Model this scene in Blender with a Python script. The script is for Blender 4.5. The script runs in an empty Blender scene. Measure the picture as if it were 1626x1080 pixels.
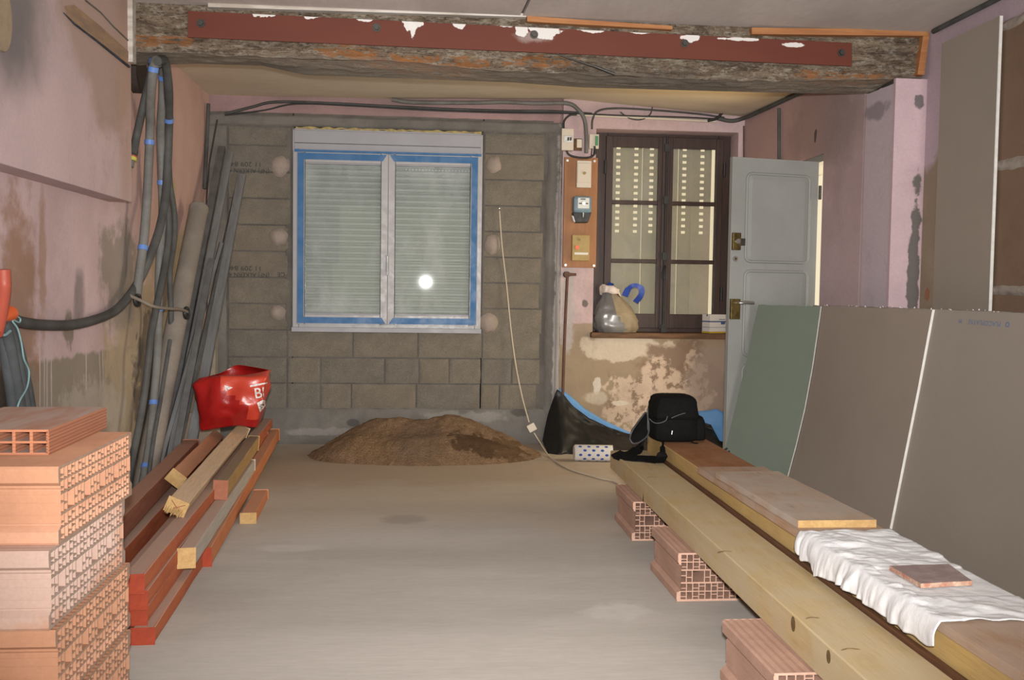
import bpy, bmesh, math, random
from mathutils import Vector, Matrix, noise as mnoise
random.seed(7)
S = bpy.context.scene
COL = S.collection
PI = math.pi

# ------------------------------------------------------------------ camera, world, lights, exposure
F, YAW, PITCH, ROLL, HC = 1547.0, .089, .0504, .0146, 1.21
_f = Vector((math.sin(YAW)*math.cos(PITCH), math.cos(YAW)*math.cos(PITCH), -math.sin(PITCH)))
_r = Vector((math.cos(YAW), -math.sin(YAW), 0)); _u = _r.cross(_f)
CR = _r*math.cos(ROLL) + _u*math.sin(ROLL); CU = _u*math.cos(ROLL) - _r*math.sin(ROLL); CF = _f
CP = Vector((0, 0, HC))
cam = bpy.data.cameras.new('camera'); camo = bpy.data.objects.new('camera', cam); COL.objects.link(camo)
cam.sensor_width = 36; cam.lens = F/1626*36; cam.clip_start = .05
camo.matrix_world = Matrix(((CR.x, CU.x, -CF.x, CP.x), (CR.y, CU.y, -CF.y, CP.y), (CR.z, CU.z, -CF.z, CP.z), (0, 0, 0, 1)))
S.camera = camo
w = bpy.data.worlds.new('sky'); S.world = w; w.use_nodes = True
w.node_tree.nodes['Background'].inputs[0].default_value = (1, .86, .60, 1)
w.node_tree.nodes['Background'].inputs[1].default_value = .95
fl = bpy.data.lights.new('flash', 'SPOT'); flo = bpy.data.objects.new('flash', fl); COL.objects.link(flo)
fl.energy = 1150; fl.color = (1, .97, .94); fl.spot_size = math.radians(84); fl.spot_blend = 1.0; fl.shadow_soft_size = .035
flo.location = (0, -.02, HC+.12)
flo.rotation_euler = Vector((.10, 1, .02)).to_track_quat('-Z', 'Y').to_euler()
ar = bpy.data.lights.new('doorway_daylight', 'AREA'); aro = bpy.data.objects.new('doorway_daylight', ar); COL.objects.link(aro)
ar.shape = 'RECTANGLE'; ar.size = 1.5; ar.size_y = 2.3; ar.energy = 150; ar.color = (.98, .97, .95)
aro.location = (1.9, -2.5, 1.35); aro.rotation_euler = (math.radians(90), 0, math.radians(8))
dr = bpy.data.lights.new('door_daylight', 'AREA'); dro = bpy.data.objects.new('door_daylight', dr); COL.objects.link(dro)
dr.shape = 'RECTANGLE'; dr.size = .7; dr.size_y = 1.9; dr.energy = 45; dr.color = (1, .84, .58)
dro.location = (3.0, 6.62, 1.08); dro.rotation_euler = (math.radians(90), 0, math.radians(90))
S.view_settings.view_transform = 'Standard'; S.view_settings.look = 'None'
S.view_settings.gamma = 1; S.view_settings.use_curve_mapping = False; S.view_settings.exposure = 0.0

# ------------------------------------------------------------------ photo measurement: a pixel seen on a known plane
def ray(x, y): return CF + CR*((x-813)/F) - CU*((y-540)/F)
def onY(x, y, Y): d = ray(x, y); return CP + d*(Y/d.y)
def onX(x, y, X): d = ray(x, y); return CP + d*(X/d.x)
def onZ(x, y, Z): d = ray(x, y); return CP + d*((Z-HC)/d.z)

# ------------------------------------------------------------------ materials
class NT:
    def __init__(s, name):
        s.m = bpy.data.materials.new(name); s.m.use_nodes = True; s.t = s.m.node_tree; s.n = s.t.nodes; s.l = s.t.links
        s.b = s.n['Principled BSDF']
        s.tc = s.n.new('ShaderNodeTexCoord').outputs['Object']
    def inp(s, sock, v):
        if isinstance(v, bpy.types.NodeSocket): s.l.new(v, sock)
        elif v is not None:
            if sock.type == 'RGBA' and len(v) == 3: v = (*v, 1)
            sock.default_value = v
    def noise(s, scale, detail=4, rough=.6, vec=None, stretch=None, off=None, dist=0):
        v = vec or s.tc
        if stretch or off:
            mp = s.n.new('ShaderNodeMapping'); s.l.new(v, mp.inputs[0])
            if stretch: mp.inputs['Scale'].default_value = stretch
            if off: mp.inputs['Location'].default_value = off
            v = mp.outputs[0]
        nd = s.n.new('ShaderNodeTexNoise'); s.l.new(v, nd.inputs['Vector'])
        nd.inputs['Scale'].default_value = scale; nd.inputs['Detail'].default_value = detail; nd.inputs['Roughness'].default_value = rough
        nd.inputs['Distortion'].default_value = dist
        return nd.outputs['Fac']
    def math(s, op, a, b=None, c=None, clamp=False):
        m = s.n.new('ShaderNodeMath'); m.operation = op; m.use_clamp = clamp
        s.inp(m.inputs[0], a); s.inp(m.inputs[1], b)
        if c is not None: s.inp(m.inputs[2], c)
        return m.outputs[0]
    def ramp(s, v, a, b, c=0., d=1.):
        m = s.n.new('ShaderNodeMapRange'); m.interpolation_type = 'SMOOTHSTEP'
        s.inp(m.inputs[0], v); m.inputs[1].default_value = a; m.inputs[2].default_value = b; m.inputs[3].default_value = c; m.inputs[4].default_value = d
        return m.outputs[0]
    def mix(s, fac, a, b):
        m = s.n.new('ShaderNodeMix'); m.data_type = 'RGBA'
        s.inp(m.inputs[0], fac); s.inp(m.inputs[6], a); s.inp(m.inputs[7], b)
        return m.outputs[2]
    def blob(s, c, r, amp=.5, ns=6, soft=.25, detail=4):
        """1 inside an ellipsoid with a ragged edge, 0 outside (object coordinates)"""
        mp = s.n.new('ShaderNodeMapping'); s.l.new(s.tc, mp.inputs[0])
        mp.inputs['Location'].default_value = tuple(-c[i]/r[i] for i in range(3)); mp.inputs['Scale'].default_value = tuple(1/r[i] for i in range(3))
        ln = s.n.new('ShaderNodeVectorMath'); ln.operation = 'LENGTH'; s.l.new(mp.outputs[0], ln.inputs[0])
        nz = s.noise(ns, detail, .6, off=(c[0]*3.1, c[2]*2.3, c[1]))
        d = s.math('MULTIPLY_ADD', s.math('SUBTRACT', nz, .5), amp*2, ln.outputs['Value'])
        return s.ramp(d, 1+soft/2, 1-soft/2)
    def finish(s, col, rough=.8, bump=None, bstr=.3, bdist=.004, metal=0, spec=.3):
        s.inp(s.b.inputs['Base Color'], col); s.inp(s.b.inputs['Roughness'], rough)
        s.b.inputs['Metallic'].default_value = metal; s.b.inputs['Specular IOR Level'].default_value = spec
        if bump is not None:
            bp = s.n.new('ShaderNodeBump'); bp.inputs['Strength'].default_value = bstr; bp.inputs['Distance'].default_value = bdist
            s.l.new(bump, bp.inputs['Height']); s.l.new(bp.outputs[0], s.b.inputs['Normal'])
        return s.m

def mul(c, k): return tuple(min(1, x*k) for x in c)
def surf(name, col, col2=None, scale=6, rough=.85, bump=.25, bscale=60, patches=(), stretch=None, contrast=(.35, .65), metal=0, spec=.25, bdist=.004, fine=.12, grime=0, gcol=(.10, .085, .075)):
    s = NT(name); col2 = col2 or mul(col, .75)
    base = s.mix(s.ramp(s.noise(scale, 5, .62, stretch=stretch), *contrast), col, col2)
    for p in patches:
        c, r, pc, k = p[:4]; kw = p[4] if len(p) > 4 else {}
        m = s.blob(c, r, **kw)
        if 'break' in (p[5] if len(p) > 5 else {}):
            m = s.math('MULTIPLY', m, s.ramp(s.noise(p[5]['break'], 5, .65, off=(c[1], c[0], 2)), *p[5].get('th', (.42, .56))))
        base = s.mix(s.math('MULTIPLY', m, k), base, pc)
    if grime:
        g1 = s.ramp(s.noise(1.3, 9, .72, off=(5, 2, 1)), .48, .78, 0, grime); base = s.mix(g1, base, gcol)
        g2 = s.ramp(s.noise(6, 6, .7, off=(1, 7, 3), stretch=(1, 1, .35)), .60, .74, 0, grime*.8); base = s.mix(g2, base, gcol)
    if fine:
        base = s.mix(s.ramp(s.noise(bscale*1.3, 3, .6, stretch=stretch), .3, .7, 0, fine), base, mul(col2, .5))
    return s.finish(base, rough, s.noise(bscale, 5, .65, stretch=stretch) if bump else None, bump or .1, bdist, metal, spec)

def wood(name, c1, c2, c3=None, dust=None, dustk=.0, rough=.75, grain=9, bump=.25, knots=False):
    """grain along local Y"""
    s = NT(name)
    g = s.noise(grain, 6, .65, stretch=(6, .45, 6), dist=.6)
    col = s.mix(s.ramp(g, .32, .68), c1, c2)
    col = s.mix(s.ramp(s.noise(40, 3, .5, stretch=(5, .25, 5)), .45, .75, 0, .5), col, c3 or mul(c2, .6))
    if knots:
        v = s.n.new('ShaderNodeTexVoronoi'); mp = s.n.new('ShaderNodeMapping'); s.l.new(s.tc, mp.inputs[0]); mp.inputs['Scale'].default_value = (9, 2.6, 9); s.l.new(mp.outputs[0], v.inputs['Vector']); v.inputs['Scale'].default_value = 1.0
        col = s.mix(s.ramp(v.outputs['Distance'], .16, .08, 0, .7), col, mul(c2, .45))
    if dust:
        col = s.mix(s.ramp(s.noise(5, 5, .6), .35, .6, 0, dustk), col, dust)
    return s.finish(col, rough, s.noise(30, 4, .6, stretch=(5, .5, 5)), bump, .003)

def dusty(name, c1, c2, dust, k=.8, rough=.8):
    """painted timber: dust lies on upward faces only (a real deposit), grain along local Y"""
    s = NT(name)
    g = s.noise(7, 6, .65, stretch=(5, .6, 5))
    col = s.mix(s.ramp(g, .3, .7), c1, c2)
    ge = s.n.new('ShaderNodeNewGeometry'); sx = s.n.new('ShaderNodeSeparateXYZ'); s.l.new(ge.outputs['Normal'], sx.inputs[0])
    up = s.ramp(s.math('ADD', sx.outputs[2], s.math('MULTIPLY', s.math('SUBTRACT', s.noise(9, 5, .65), .5), .8)), .45, .8, 0, k)
    col = s.mix(up, col, dust)
    col = s.mix(s.ramp(s.noise(70, 3, .6, stretch=(3, .7, 3)), .62, .72, 0, .45), col, dust)
    return s.finish(col, rough, s.noise(35, 4, .6, stretch=(4, .6, 4)), .3, .003)

def plain(name, col, rough=.5, metal=0, spec=.5, var=.08, scale=30):
    s = NT(name)
    c = s.mix(s.noise(scale, 4, .6), mul(col, 1-var), mul(col, 1+var))
    return s.finish(c, s.ramp(s.noise(scale*.7, 3), .3, .7, max(0, rough-.08), min(1, rough+.08)), s.noise(scale*3, 3), .06, .002, metal, spec)

def glass(name, tint=(.93, .96, .95), dirt=.10):
    s = NT(name); s.n.remove(s.b); out = s.n['Material Output']
    tr = s.n.new('ShaderNodeBsdfTransparent'); tr.inputs[0].default_value = (*tint, 1)
    gl = s.n.new('ShaderNodeBsdfGlossy'); gl.inputs['Roughness'].default_value = .02
    fr = s.n.new('ShaderNodeFresnel'); fr.inputs[0].default_value = 1.5
    mx = s.n.new('ShaderNodeMixShader'); s.l.new(fr.outputs[0], mx.inputs[0]); s.l.new(tr.outputs[0], mx.inputs[1]); s.l.new(gl.outputs[0], mx.inputs[2])
    df = s.n.new('ShaderNodeBsdfDiffuse'); df.inputs[0].default_value = (.8, .82, .82, 1)
    m2 = s.n.new('ShaderNodeMixShader')
    s.l.new(s.ramp(s.noise(3, 6, .7, stretch=(1, 1, .5)), .4, .75, .02, dirt), m2.inputs[0]); s.l.new(mx.outputs[0], m2.inputs[1]); s.l.new(df.outputs[0], m2.inputs[2])
    s.l.new(m2.outputs[0], out.inputs[0]); return s.m

# ------------------------------------------------------------------ mesh helpers
class MB:
    def __init__(s): s.v = []; s.f = []; s.m = []; s.sm = []
    def add(s, vs, fs, m=0, smooth=False):
        b = len(s.v); s.v += [Vector(v) for v in vs]
        for f in fs: s.f.append([b+i for i in f]); s.m.append(m); s.sm.append(smooth)
        return s
    def box(s, x0, y0, z0, x1, y1, z1, m=0, mat=None):
        vs = [Vector((x, y, z)) for x in (x0, x1) for y in (y0, y1) for z in (z0, z1)]
        if mat: vs = [mat @ v for v in vs]
        return s.add(vs, [(0, 1, 3, 2), (4, 6, 7, 5), (0, 4, 5, 1), (2, 3, 7, 6), (0, 2, 6, 4), (1, 5, 7, 3)], m)
    def hexa(s, p, m=0):
        """eight corners: bottom 0-3 counterclockwise, top 4-7"""
        return s.add(p, [(3, 2, 1, 0), (4, 5, 6, 7), (0, 1, 5, 4), (1, 2, 6, 5), (2, 3, 7, 6), (3, 0, 4, 7)], m)
    def tube(s, pts, r, n=10, m=0, caps=True, flat=None):
        pts = [Vector(p) for p in pts]; rings = []; N = len(pts)
        t0 = (pts[1]-pts[0]).normalized(); up = Vector((0, 0, 1)) if abs(t0.z) < .9 else Vector((1, 0, 0))
        a = t0.cross(up).normalized()
        for i, p in enumerate(pts):
            t = (pts[min(i+1, N-1)] - pts[max(i-1, 0)]).normalized()
            a = (a - t*a.dot(t)).normalized(); b = t.cross(a)
            rr = r[i] if isinstance(r, (list, tuple)) else r
            rings.append([p + (a*math.cos(2*PI*k/n) + b*math.sin(2*PI*k/n)*(flat or 1))*rr for k in range(n)])
        fs = [(i*n+k, i*n+(k+1) % n, (i+1)*n+(k+1) % n, (i+1)*n+k) for i in range(N-1) for k in range(n)]
        s.add([v for r_ in rings for v in r_], fs, m, True)
        if caps:
            s.add(rings[0], [tuple(reversed(range(n)))], m); s.add(rings[-1], [tuple(range(n))], m)
        return s
    def ribbon(s, pts, w, t, side, m=0):
        """flat strap through pts, w wide along side, t thick"""
        pts = [Vector(p) for p in pts]; N = len(pts); vs = []
        for i, p in enumerate(pts):
            tg = (pts[min(i+1, N-1)]-pts[max(i-1, 0)]).normalized(); sd = Vector(side[i] if isinstance(side, list) else side); sd = (sd-tg*sd.dot(tg)).normalized(); nn = tg.cross(sd)
            ww = w[i] if isinstance(w, (list, tuple)) else w
            vs += [p-sd*ww/2-nn*t/2, p+sd*ww/2-nn*t/2, p+sd*ww/2+nn*t/2, p-sd*ww/2+nn*t/2]
        fs = [(i*4+k, i*4+(k+1) % 4, i*4+4+(k+1) % 4, i*4+4+k) for i in range(N-1) for k in range(4)] + [(3, 2, 1, 0), tuple(N*4-4+k for k in range(4))]
        return s.add(vs, fs, m, False)
    def grid(s, fn, nu, nv, m=0, smooth=True, close=False):
        vs = [fn(i/(nu), j/(nv)) for i in range(nu+1) for j in range(nv+1)]
        fs = [(i*(nv+1)+j, (i+1)*(nv+1)+j, (i+1)*(nv+1)+j+1, i*(nv+1)+j+1) for i in range(nu) for j in range(nv)]
        return s.add(vs, fs, m, smooth)
    def prism(s, poly, depth, m=0, smooth=False):
        """poly: list of 3-D points (planar), depth: Vector of extrusion"""
        n = len(poly); d = Vector(depth); a = [Vector(p) for p in poly]; b = [p+d for p in a]
        return s.add(a+b, [tuple(reversed(range(n))), tuple(range(n, 2*n))] + [(i, (i+1) % n, n+(i+1) % n, n+i) for i in range(n)], m, smooth)
    def cyl(s, c0, c1, r, n=16, m=0, r1=None): return s.tube([c0, c1], [r, r if r1 is None else r1], n, m)
    def build(s, name, mats, parent=None, origin=None, bevel=0, kind=None, thick=0, subsurf=0, mat4=None):
        me = bpy.data.meshes.new(name); o0 = Vector(origin) if origin is not None else Vector((0, 0, 0))
        me.from_pydata([v-o0 for v in s.v], [], s.f)
        for m in (mats if isinstance(mats, (list, tuple)) else [mats]): me.materials.append(m)
        for p, mi, sm in zip(me.polygons, s.m, s.sm): p.material_index = mi; p.use_smooth = sm
        bm = bmesh.new(); bm.from_mesh(me); bmesh.ops.recalc_face_normals(bm, faces=bm.faces)
        if bevel:
            bmesh.ops.remove_doubles(bm, verts=bm.verts, dist=1e-5)
            bmesh.ops.bevel(bm, geom=[e for e in bm.edges if len(e.link_faces) == 2 and e.calc_face_angle(0) > .5], offset=bevel, segments=2, affect='EDGES', profile=.6)
        bm.to_mesh(me); bm.free()
        o = bpy.data.objects.new(name, me); COL.objects.link(o)
        if mat4 is not None: o.matrix_world = mat4
        else: o.location = o0
        if parent is not None:
            o.parent = parent
            pm = parent.matrix_basis.copy()
            if parent.parent is not None: pm = parent.parent.matrix_basis @ pm
            o.matrix_basis = pm.inverted() @ (mat4 if mat4 is not None else Matrix.Translation(o0))
        if kind: o['kind'] = kind
        if thick: md = o.modifiers.new('thickness', 'SOLIDIFY'); md.thickness = thick; md.offset = 0
        if subsurf: md = o.modifiers.new('smooth', 'SUBSURF'); md.levels = md.render_levels = subsurf
        return o
def kid(mb, name, mats, parent, **k):
    """a part built in its parent's own (local) frame"""
    o = mb.build(name, mats, None, **k); o.parent = parent; return o
def tag(o, label, cat, group=None):
    o['label'] = label; o['category'] = cat
    if group: o['group'] = group
    return o
def empty(name, loc, kind=None, mat4=None):
    o = bpy.data.objects.new(name, None); COL.objects.link(o); o.location = loc; o.empty_display_size = .1
    if mat4 is not None: o.matrix_world = mat4
    if kind: o['kind'] = kind
    return o
def struct(o): o['kind'] = 'structure'; return o
def text(name, body, size, mat4, mat, parent=None, extrude=.0004, bold=0, sx=1):
    c = bpy.data.curves.new(name, 'FONT'); c.body = body; c.size = size; c.align_x = 'LEFT'; c.extrude = extrude; c.offset = bold; c.materials.append(mat)
    tmp = bpy.data.objects.new(name+'_curve', c); COL.objects.link(tmp); dg = bpy.context.evaluated_depsgraph_get(); dg.update()
    me = bpy.data.meshes.new_from_object(tmp.evaluated_get(dg)); me.name = name; bpy.data.objects.remove(tmp)
    t = bpy.data.objects.new(name, me); COL.objects.link(t); t.matrix_world = mat4 @ Matrix.Diagonal((sx, 1, 1, 1))
    if parent is not None:
        pm = parent.matrix_basis.copy()
        if parent.parent is not None: pm = parent.parent.matrix_basis @ pm
        t.parent = parent; t.matrix_basis = pm.inverted() @ mat4 @ Matrix.Diagonal((sx, 1, 1, 1))
    return t
def smooth(pts, k=8):
    """Catmull-Rom through pts"""
    p = [Vector(q) for q in pts]; p = [p[0]*2-p[1]] + p + [p[-1]*2-p[-2]]; out = []
    for i in range(1, len(p)-2):
        for j in range(k):
            t = j/k; a, b, c, d = p[i-1:i+3]
            out.append(.5*((2*b)+(c-a)*t+(2*a-5*b+4*c-d)*t*t+(3*b-a-3*c+d)*t**3))
    out.append(p[-2]); return out
def lerp(a, b, t): return a+(b-a)*t
def pl(tab, x):
    if x <= tab[0][0]: return tab[0][1]
    for (a, b), (c, d) in zip(tab, tab[1:]):
        if x <= c: return b+(d-b)*(x-a)/(c-a)
    return tab[-1][1]
def nz(x, y, z, s=1.): return mnoise.noise(Vector((x, y, z))*s)
def fnz(x, y, z, s=1., o=4): return mnoise.fractal(Vector((x, y, z))*s, .9, 2.0, o)

# ------------------------------------------------------------------ palette
M = {}
PINK = (.56, .425, .435); PINK2 = (.49, .365, .37)
OCH = (.30, .23, .152); GREY = (.26, .225, .19)
M['floor'] = surf('screed_floor', (.49, .455, .415), (.41, .38, .345), 1.1, .9, .3, 26, stretch=(.35, 1.6, 1), grime=.12, patches=[
    ((.3, 6.6, 0), (2.4, 1.6, 1), (.44, .35, .25), .6, dict(amp=.5, ns=1.6, soft=.9)),
    ((-.2, 6.6, 0), (1.5, .6, 1), (.34, .24, .15), .5, dict(amp=.6, ns=3, soft=.8)),
    ((-.1, 5.1, 0), (.12, .1, 1), (.25, .22, .19), .5, dict(amp=.5, ns=9, soft=.7)),
    ((.75, 3.6, 0), (.12, .1, 1), (.55, .52, .48), .7, dict(amp=.9, ns=14, soft=.7)),
    ((-.62, 4.55, 0), (.16, .06, 1), (.55, .52, .48), .6, dict(amp=.7, ns=12, soft=.6))], bdist=.003)
M['ceil'] = surf('ceiling_paint', (.60, .545, .51), (.51, .46, .43), 1.6, .9, .2, 30, stretch=(1, .35, 1), grime=.15, patches=[
    ((1.55, 4.5, 2.68), (.2, .06, 1), (.5, .46, .4), .6, dict(amp=.8, ns=12, soft=.5))])
M['ceil_back'] = surf('yellowish_ceiling', (.62, .53, .42), (.54, .46, .36), 1.5, .9, .15, 30, stretch=(.3, 1, 1), grime=.2, patches=[
    ((1.6, 6.2, 2.65), (1.2, .9, 1), (.72, .55, .31), .85, dict(amp=.3, ns=1.5, soft=.9)),  # broad soft patch, yellower towards the right
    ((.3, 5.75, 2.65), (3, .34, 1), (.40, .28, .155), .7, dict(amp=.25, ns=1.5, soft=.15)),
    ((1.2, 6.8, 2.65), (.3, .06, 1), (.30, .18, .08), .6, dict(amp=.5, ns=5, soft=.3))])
DAD = lambda zt, col, k=.95, cx=0, cy=0, rx=900, ry=900, amp=.03, ns=7: ((cx, cy, 0), (rx, ry, zt), col, k, dict(amp=amp, ns=ns, soft=.03))
M['wall_left'] = surf('pink_plaster_left', PINK, PINK2, 1.6, .9, .3, 45, grime=.38, patches=[
    ((-1.64, 6.6, 2.2), (1, 1.1, 1.2), (.52, .32, .26), .75, dict(amp=.35, ns=2, soft=.7)),
    ((-1.64, 5.75, .8), (1, .40, .52), (.36, .28, .19), .9, dict(amp=.8, ns=5, soft=.35)),
    ((-1.64, 6.45, 1.55), (1, .22, .42), (.46, .345, .20), .9, dict(amp=.9, ns=5, soft=.15)),
    ((-1.64, 6.6, .75), (1, .75, .8), (.38, .295, .19), .9, dict(amp=.7, ns=4, soft=.3)),
    ((-1.66, 5.45, 1.25), (1, .28, .3), (.24, .21, .17), .8, dict(amp=1.0, ns=7, soft=.5)),
    DAD(.875, (.255, .222, .178), .97, 0, 4.6, 900, 900, .05, 9),
    ((-1.64, 5.5, .4), (1, .35, .55), (.40, .32, .215), .9, dict(amp=1.0, ns=6, soft=.3)),
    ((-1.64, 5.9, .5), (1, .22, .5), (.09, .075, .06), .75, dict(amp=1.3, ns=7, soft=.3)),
    ((-1.66, 5.0, .55), (1, .5, .18), (.42, .38, .33), .6, dict(amp=1.2, ns=9, soft=.4)),
    ((-1.66, 4.15, .98), (1, .20, .55), (.27, .14, .065), .75, dict(amp=1.0, ns=8, soft=.8)),
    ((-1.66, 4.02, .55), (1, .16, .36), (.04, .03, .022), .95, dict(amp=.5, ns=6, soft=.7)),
    ((-1.66, 4.85, 1.17), (1, .06, .13), (.2, .16, .16), .8, dict(amp=.7, ns=8, soft=.9)),
    ((-1.66, 4.7, 1.0), (1, .07, .08), (.2, .17, .13), .85, dict(amp=.8, ns=12, soft=.4)),
    ((-1.66, 4.4, 1.28), (1, .04, .3), (.29, .16, .085), .6, dict(amp=1., ns=9, soft=.8))]+[((-1.66, y_, .80), (1, .007, h_), (.50, .44, .41), .75, dict(amp=.5, ns=14, soft=.5)) for y_, h_ in ((4.36, .2), (4.41, .13), (4.44, .22), (4.49, .17), (4.93, .12), (5.12, .2), (5.17, .1))])
M['wall_chunk'] = surf('pink_plaster_smoky', PINK, (.50, .385, .39), 1.4, .9, .22, 40, grime=.38, patches=[
    ((-1.54, 4.9, 2.6), (1, .62, .62), (.36, .255, .20), .75, dict(amp=.35, ns=2.2, soft=.25)),
    ((-1.54, 3.75, 2.28), (1, .38, .33), (.13, .125, .125), .9, dict(amp=.5, ns=2.5, soft=.9)),
    ((-1.54, 3.6, 2.62), (1, .5, .4), (.27, .24, .23), .6, dict(amp=.5, ns=2.5, soft=.9)),
    ((-1.54, 4.3, 2.66), (1, .28, .2), (.30, .28, .24), .7, dict(amp=.5, ns=5, soft=.5)),
    ((-1.54, 5.2, 2.3), (1, .12, .8), (.42, .28, .22), .6, dict(amp=.4, ns=3, soft=.8))])
OLDP = [
    DAD(.86, OCH, 1.0, 0, 0, 900, 900, .035, 6),
    ((1.2, 7.6, .9), (.5, 9, .06), OCH, .9, dict(amp=.5, ns=5, soft=.3)),
    ((1.55, 7.6, .78), (.30, 9, .12), (.55, .47, .37), .9, dict(amp=.9, ns=6, soft=.2)),
    ((1.95, 7.6, .72), (.12, 9, .10), (.55, .47, .37), .85, dict(amp=.9, ns=8, soft=.2)),
    ((2.05, 7.6, .42), (.50, 9, .34), (.21, .145, .10), .95, dict(amp=.9, ns=4.5, soft=.3)),
    ((1.85, 7.6, .40), (.36, 9, .26), (.54, .42, .32), .95, dict(amp=1.1, ns=5, soft=.2), {'break': 9, 'th': (.44, .52)}),
    ((1.72, 7.6, .28), (.30, 9, .22), (.50, .385, .29), .9, dict(amp=.9, ns=6, soft=.2), {'break': 14, 'th': (.45, .52)}),
    ((2.15, 7.6, .45), (.10, 9, .3), (.52, .41, .31), .9, dict(amp=1.0, ns=7, soft=.2), {'break': 12}),
    ((2.35, 7.6, .5), (.25, 9, .3), (.30, .24, .20), .7, dict(amp=.9, ns=6, soft=.5)),
    ((1.36, 7.6, .47), (.03, 9, .07), (.6, .55, .48), .9, dict(amp=.6, ns=18, soft=.3)),
    ((1.36, 7.6, .37), (.10, 9, .05), (.5, .43, .34), .8, dict(amp=.7, ns=10, soft=.4)),
    ((1.55, 7.6, .33), (.07, 9, .02), (.6, .53, .43), .9, dict(amp=.6, ns=14, soft=.4)),
    ((1.11, 7.6, 1.1), (.06, 9, .35), (.42, .39, .38), .8, dict(amp=1.0, ns=9, soft=.4)),
    ((1.25, 7.6, 1.12), (.025, 9, .03), (.12, .1, .09), .9, dict(amp=.5, ns=20, soft=.4))]
M['old_wall'] = surf('peeling_old_plaster', PINK, (.49, .36, .36), 1.7, .9, .45, 35, grime=.38, patches=OLDP, bdist=.008)
M['pink_dirty'] = surf('pink_band_sooty', (.36, .235, .235), (.27, .18, .175), 2, .9, .3, 40)
M['wall_right'] = surf('pink_plaster_right', (.45, .335, .345), (.39, .29, .30), 1.5, .9, .3, 40, grime=.35, patches=[
    ((2.56, 6.9, 2.2), (1, .8, .9), (.48, .315, .29), .7, dict(amp=.5, ns=2, soft=.7)),
    ((2.56, 6.2, 2.3), (1, .5, .25), (.25, .185, .175), .65, dict(amp=.7, ns=3, soft=.8)),
    ((2.6, 5.45, 2.2), (1, .17, 3), (.47, .40, .44), .9, dict(amp=.03, ns=5, soft=.06)),
    ((2.6, 5.5, 2.28), (1, .14, .05), (.22, .19, .2), .8, dict(amp=.9, ns=8, soft=.5)),
    ((2.56, 6.3, 2.26), (1, .02, .05), (.06, .05, .05), .9, dict(amp=.9, ns=20, soft=.3))])
M['wall_pier'] = surf('pink_pier', (.52, .385, .415), (.47, .345, .37), 2.5, .9, .35, 60, grime=.2, patches=[
    ((2.74, 5.28, 1.35), (.035, 9, .5), (.10, .095, .085), .95, dict(amp=1.0, ns=9, soft=.25)),
    ((2.735, 5.28, 2.30), (.03, 9, .04), (.10, .1, .1), .9, dict(amp=.8, ns=16, soft=.3))])
M['wall_front_right'] = surf('stripped_right_wall', (.30, .24, .175), (.26, .205, .15), 3, .9, .35, 50, patches=[
    ((2.78, 5.25, 2.4), (1, .16, .5), (.43, .34, .39), .95, dict(amp=.35, ns=5, soft=.2)),
    ((2.78, 3.5, 2.66), (1, 2.2, .13), (.42, .33, .38), .95, dict(amp=.2, ns=4, soft=.2)),
    ((2.78, 5.2, 1.22), (1, .03, .04), (.30, .13, .07), .9, dict(amp=.6, ns=16, soft=.3))])
M['block'] = surf('concrete_block', (.25, .22, .175), (.20, .175, .14), 7, .95, .8, 110, bdist=.012, fine=.5, grime=.3)
M['block_grey'] = surf('concrete_block_grey', (.225, .203, .17), (.185, .165, .137), 7, .95, .8, 110, bdist=.012, fine=.5, grime=.3)
M['block_dark'] = surf('concrete_block_damp', (.20, .172, .135), (.245, .21, .165), 7, .95, .8, 110, bdist=.012, fine=.5, grime=.3)
M['mortar'] = surf('grey_mortar', (.15, .137, .122), (.105, .096, .086), 4, .95, .4, 60)
M['render'] = surf('grey_cement', (.19, .178, .16), (.14, .132, .12), 3, .95, .35, 50, grime=.35, patches=[
    ((-.8, 7.6, .1), (.25, 9, .03), (.36, .34, .32), .4, dict(amp=1.3, ns=10, soft=.5)),
    ((.35, 7.6, .22), (.3, 9, .04), (.36, .34, .32), .4, dict(amp=1.4, ns=8, soft=.5)),
    ((.75, 7.6, .25), (.08, 9, .03), (.08, .075, .07), .8, dict(amp=.8, ns=10, soft=.5)),
    ((-.55, 7.6, .17), (.05, 9, .03), (.09, .085, .08), .9, dict(amp=.3, ns=8, soft=.4)),
    ((1.03, 7.6, .8), (.03, 9, 1.5), (.40, .37, .36), .7, dict(amp=1.2, ns=8, soft=.4))])
M['pinkplug'] = surf('pinkish_mortar', (.36, .29, .25), (.30, .25, .21), 12, .95, .5, 80)
# rough old beam: streaks along X
s = NT('rotten_oak')
a = s.noise(5, 7, .72, stretch=(.7, 3, 4.5), dist=1.2); b = s.noise(16, 5, .7, stretch=(1, 2, 2.2), off=(3, 1, 2)); c = s.noise(60, 4, .7, stretch=(.8, 2, 2))
col = s.mix(s.ramp(a, .32, .62), (.095, .065, .045), (.29, .22, .155))
col = s.mix(s.ramp(b, .47, .66, 0, .8), col, (.43, .38, .305)); col = s.mix(s.ramp(c, .5, .68, 0, .85), col, (.035, .025, .02))
for (cx, cz, rx, rz) in ((.62, 2.452, .17, .022), (-1.42, 2.49, .14, .02), (-.42, 2.47, .12, .025), (2.3, 2.43, .22, .018), (.12, 2.43, .20, .02), (-.2, 2.44, .15, .018)):
    col = s.mix(s.math('MULTIPLY', s.math('MULTIPLY', s.blob((cx, 5.35, cz), (rx*1.3, .5, rz*1.5), 1.1, 12, .3), s.ramp(s.noise(22, 5, .65, stretch=(.6, 2, 2.4), off=(cx, 1, 4)), .44, .54)), .85), col, (.34, .14, .045))
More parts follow.
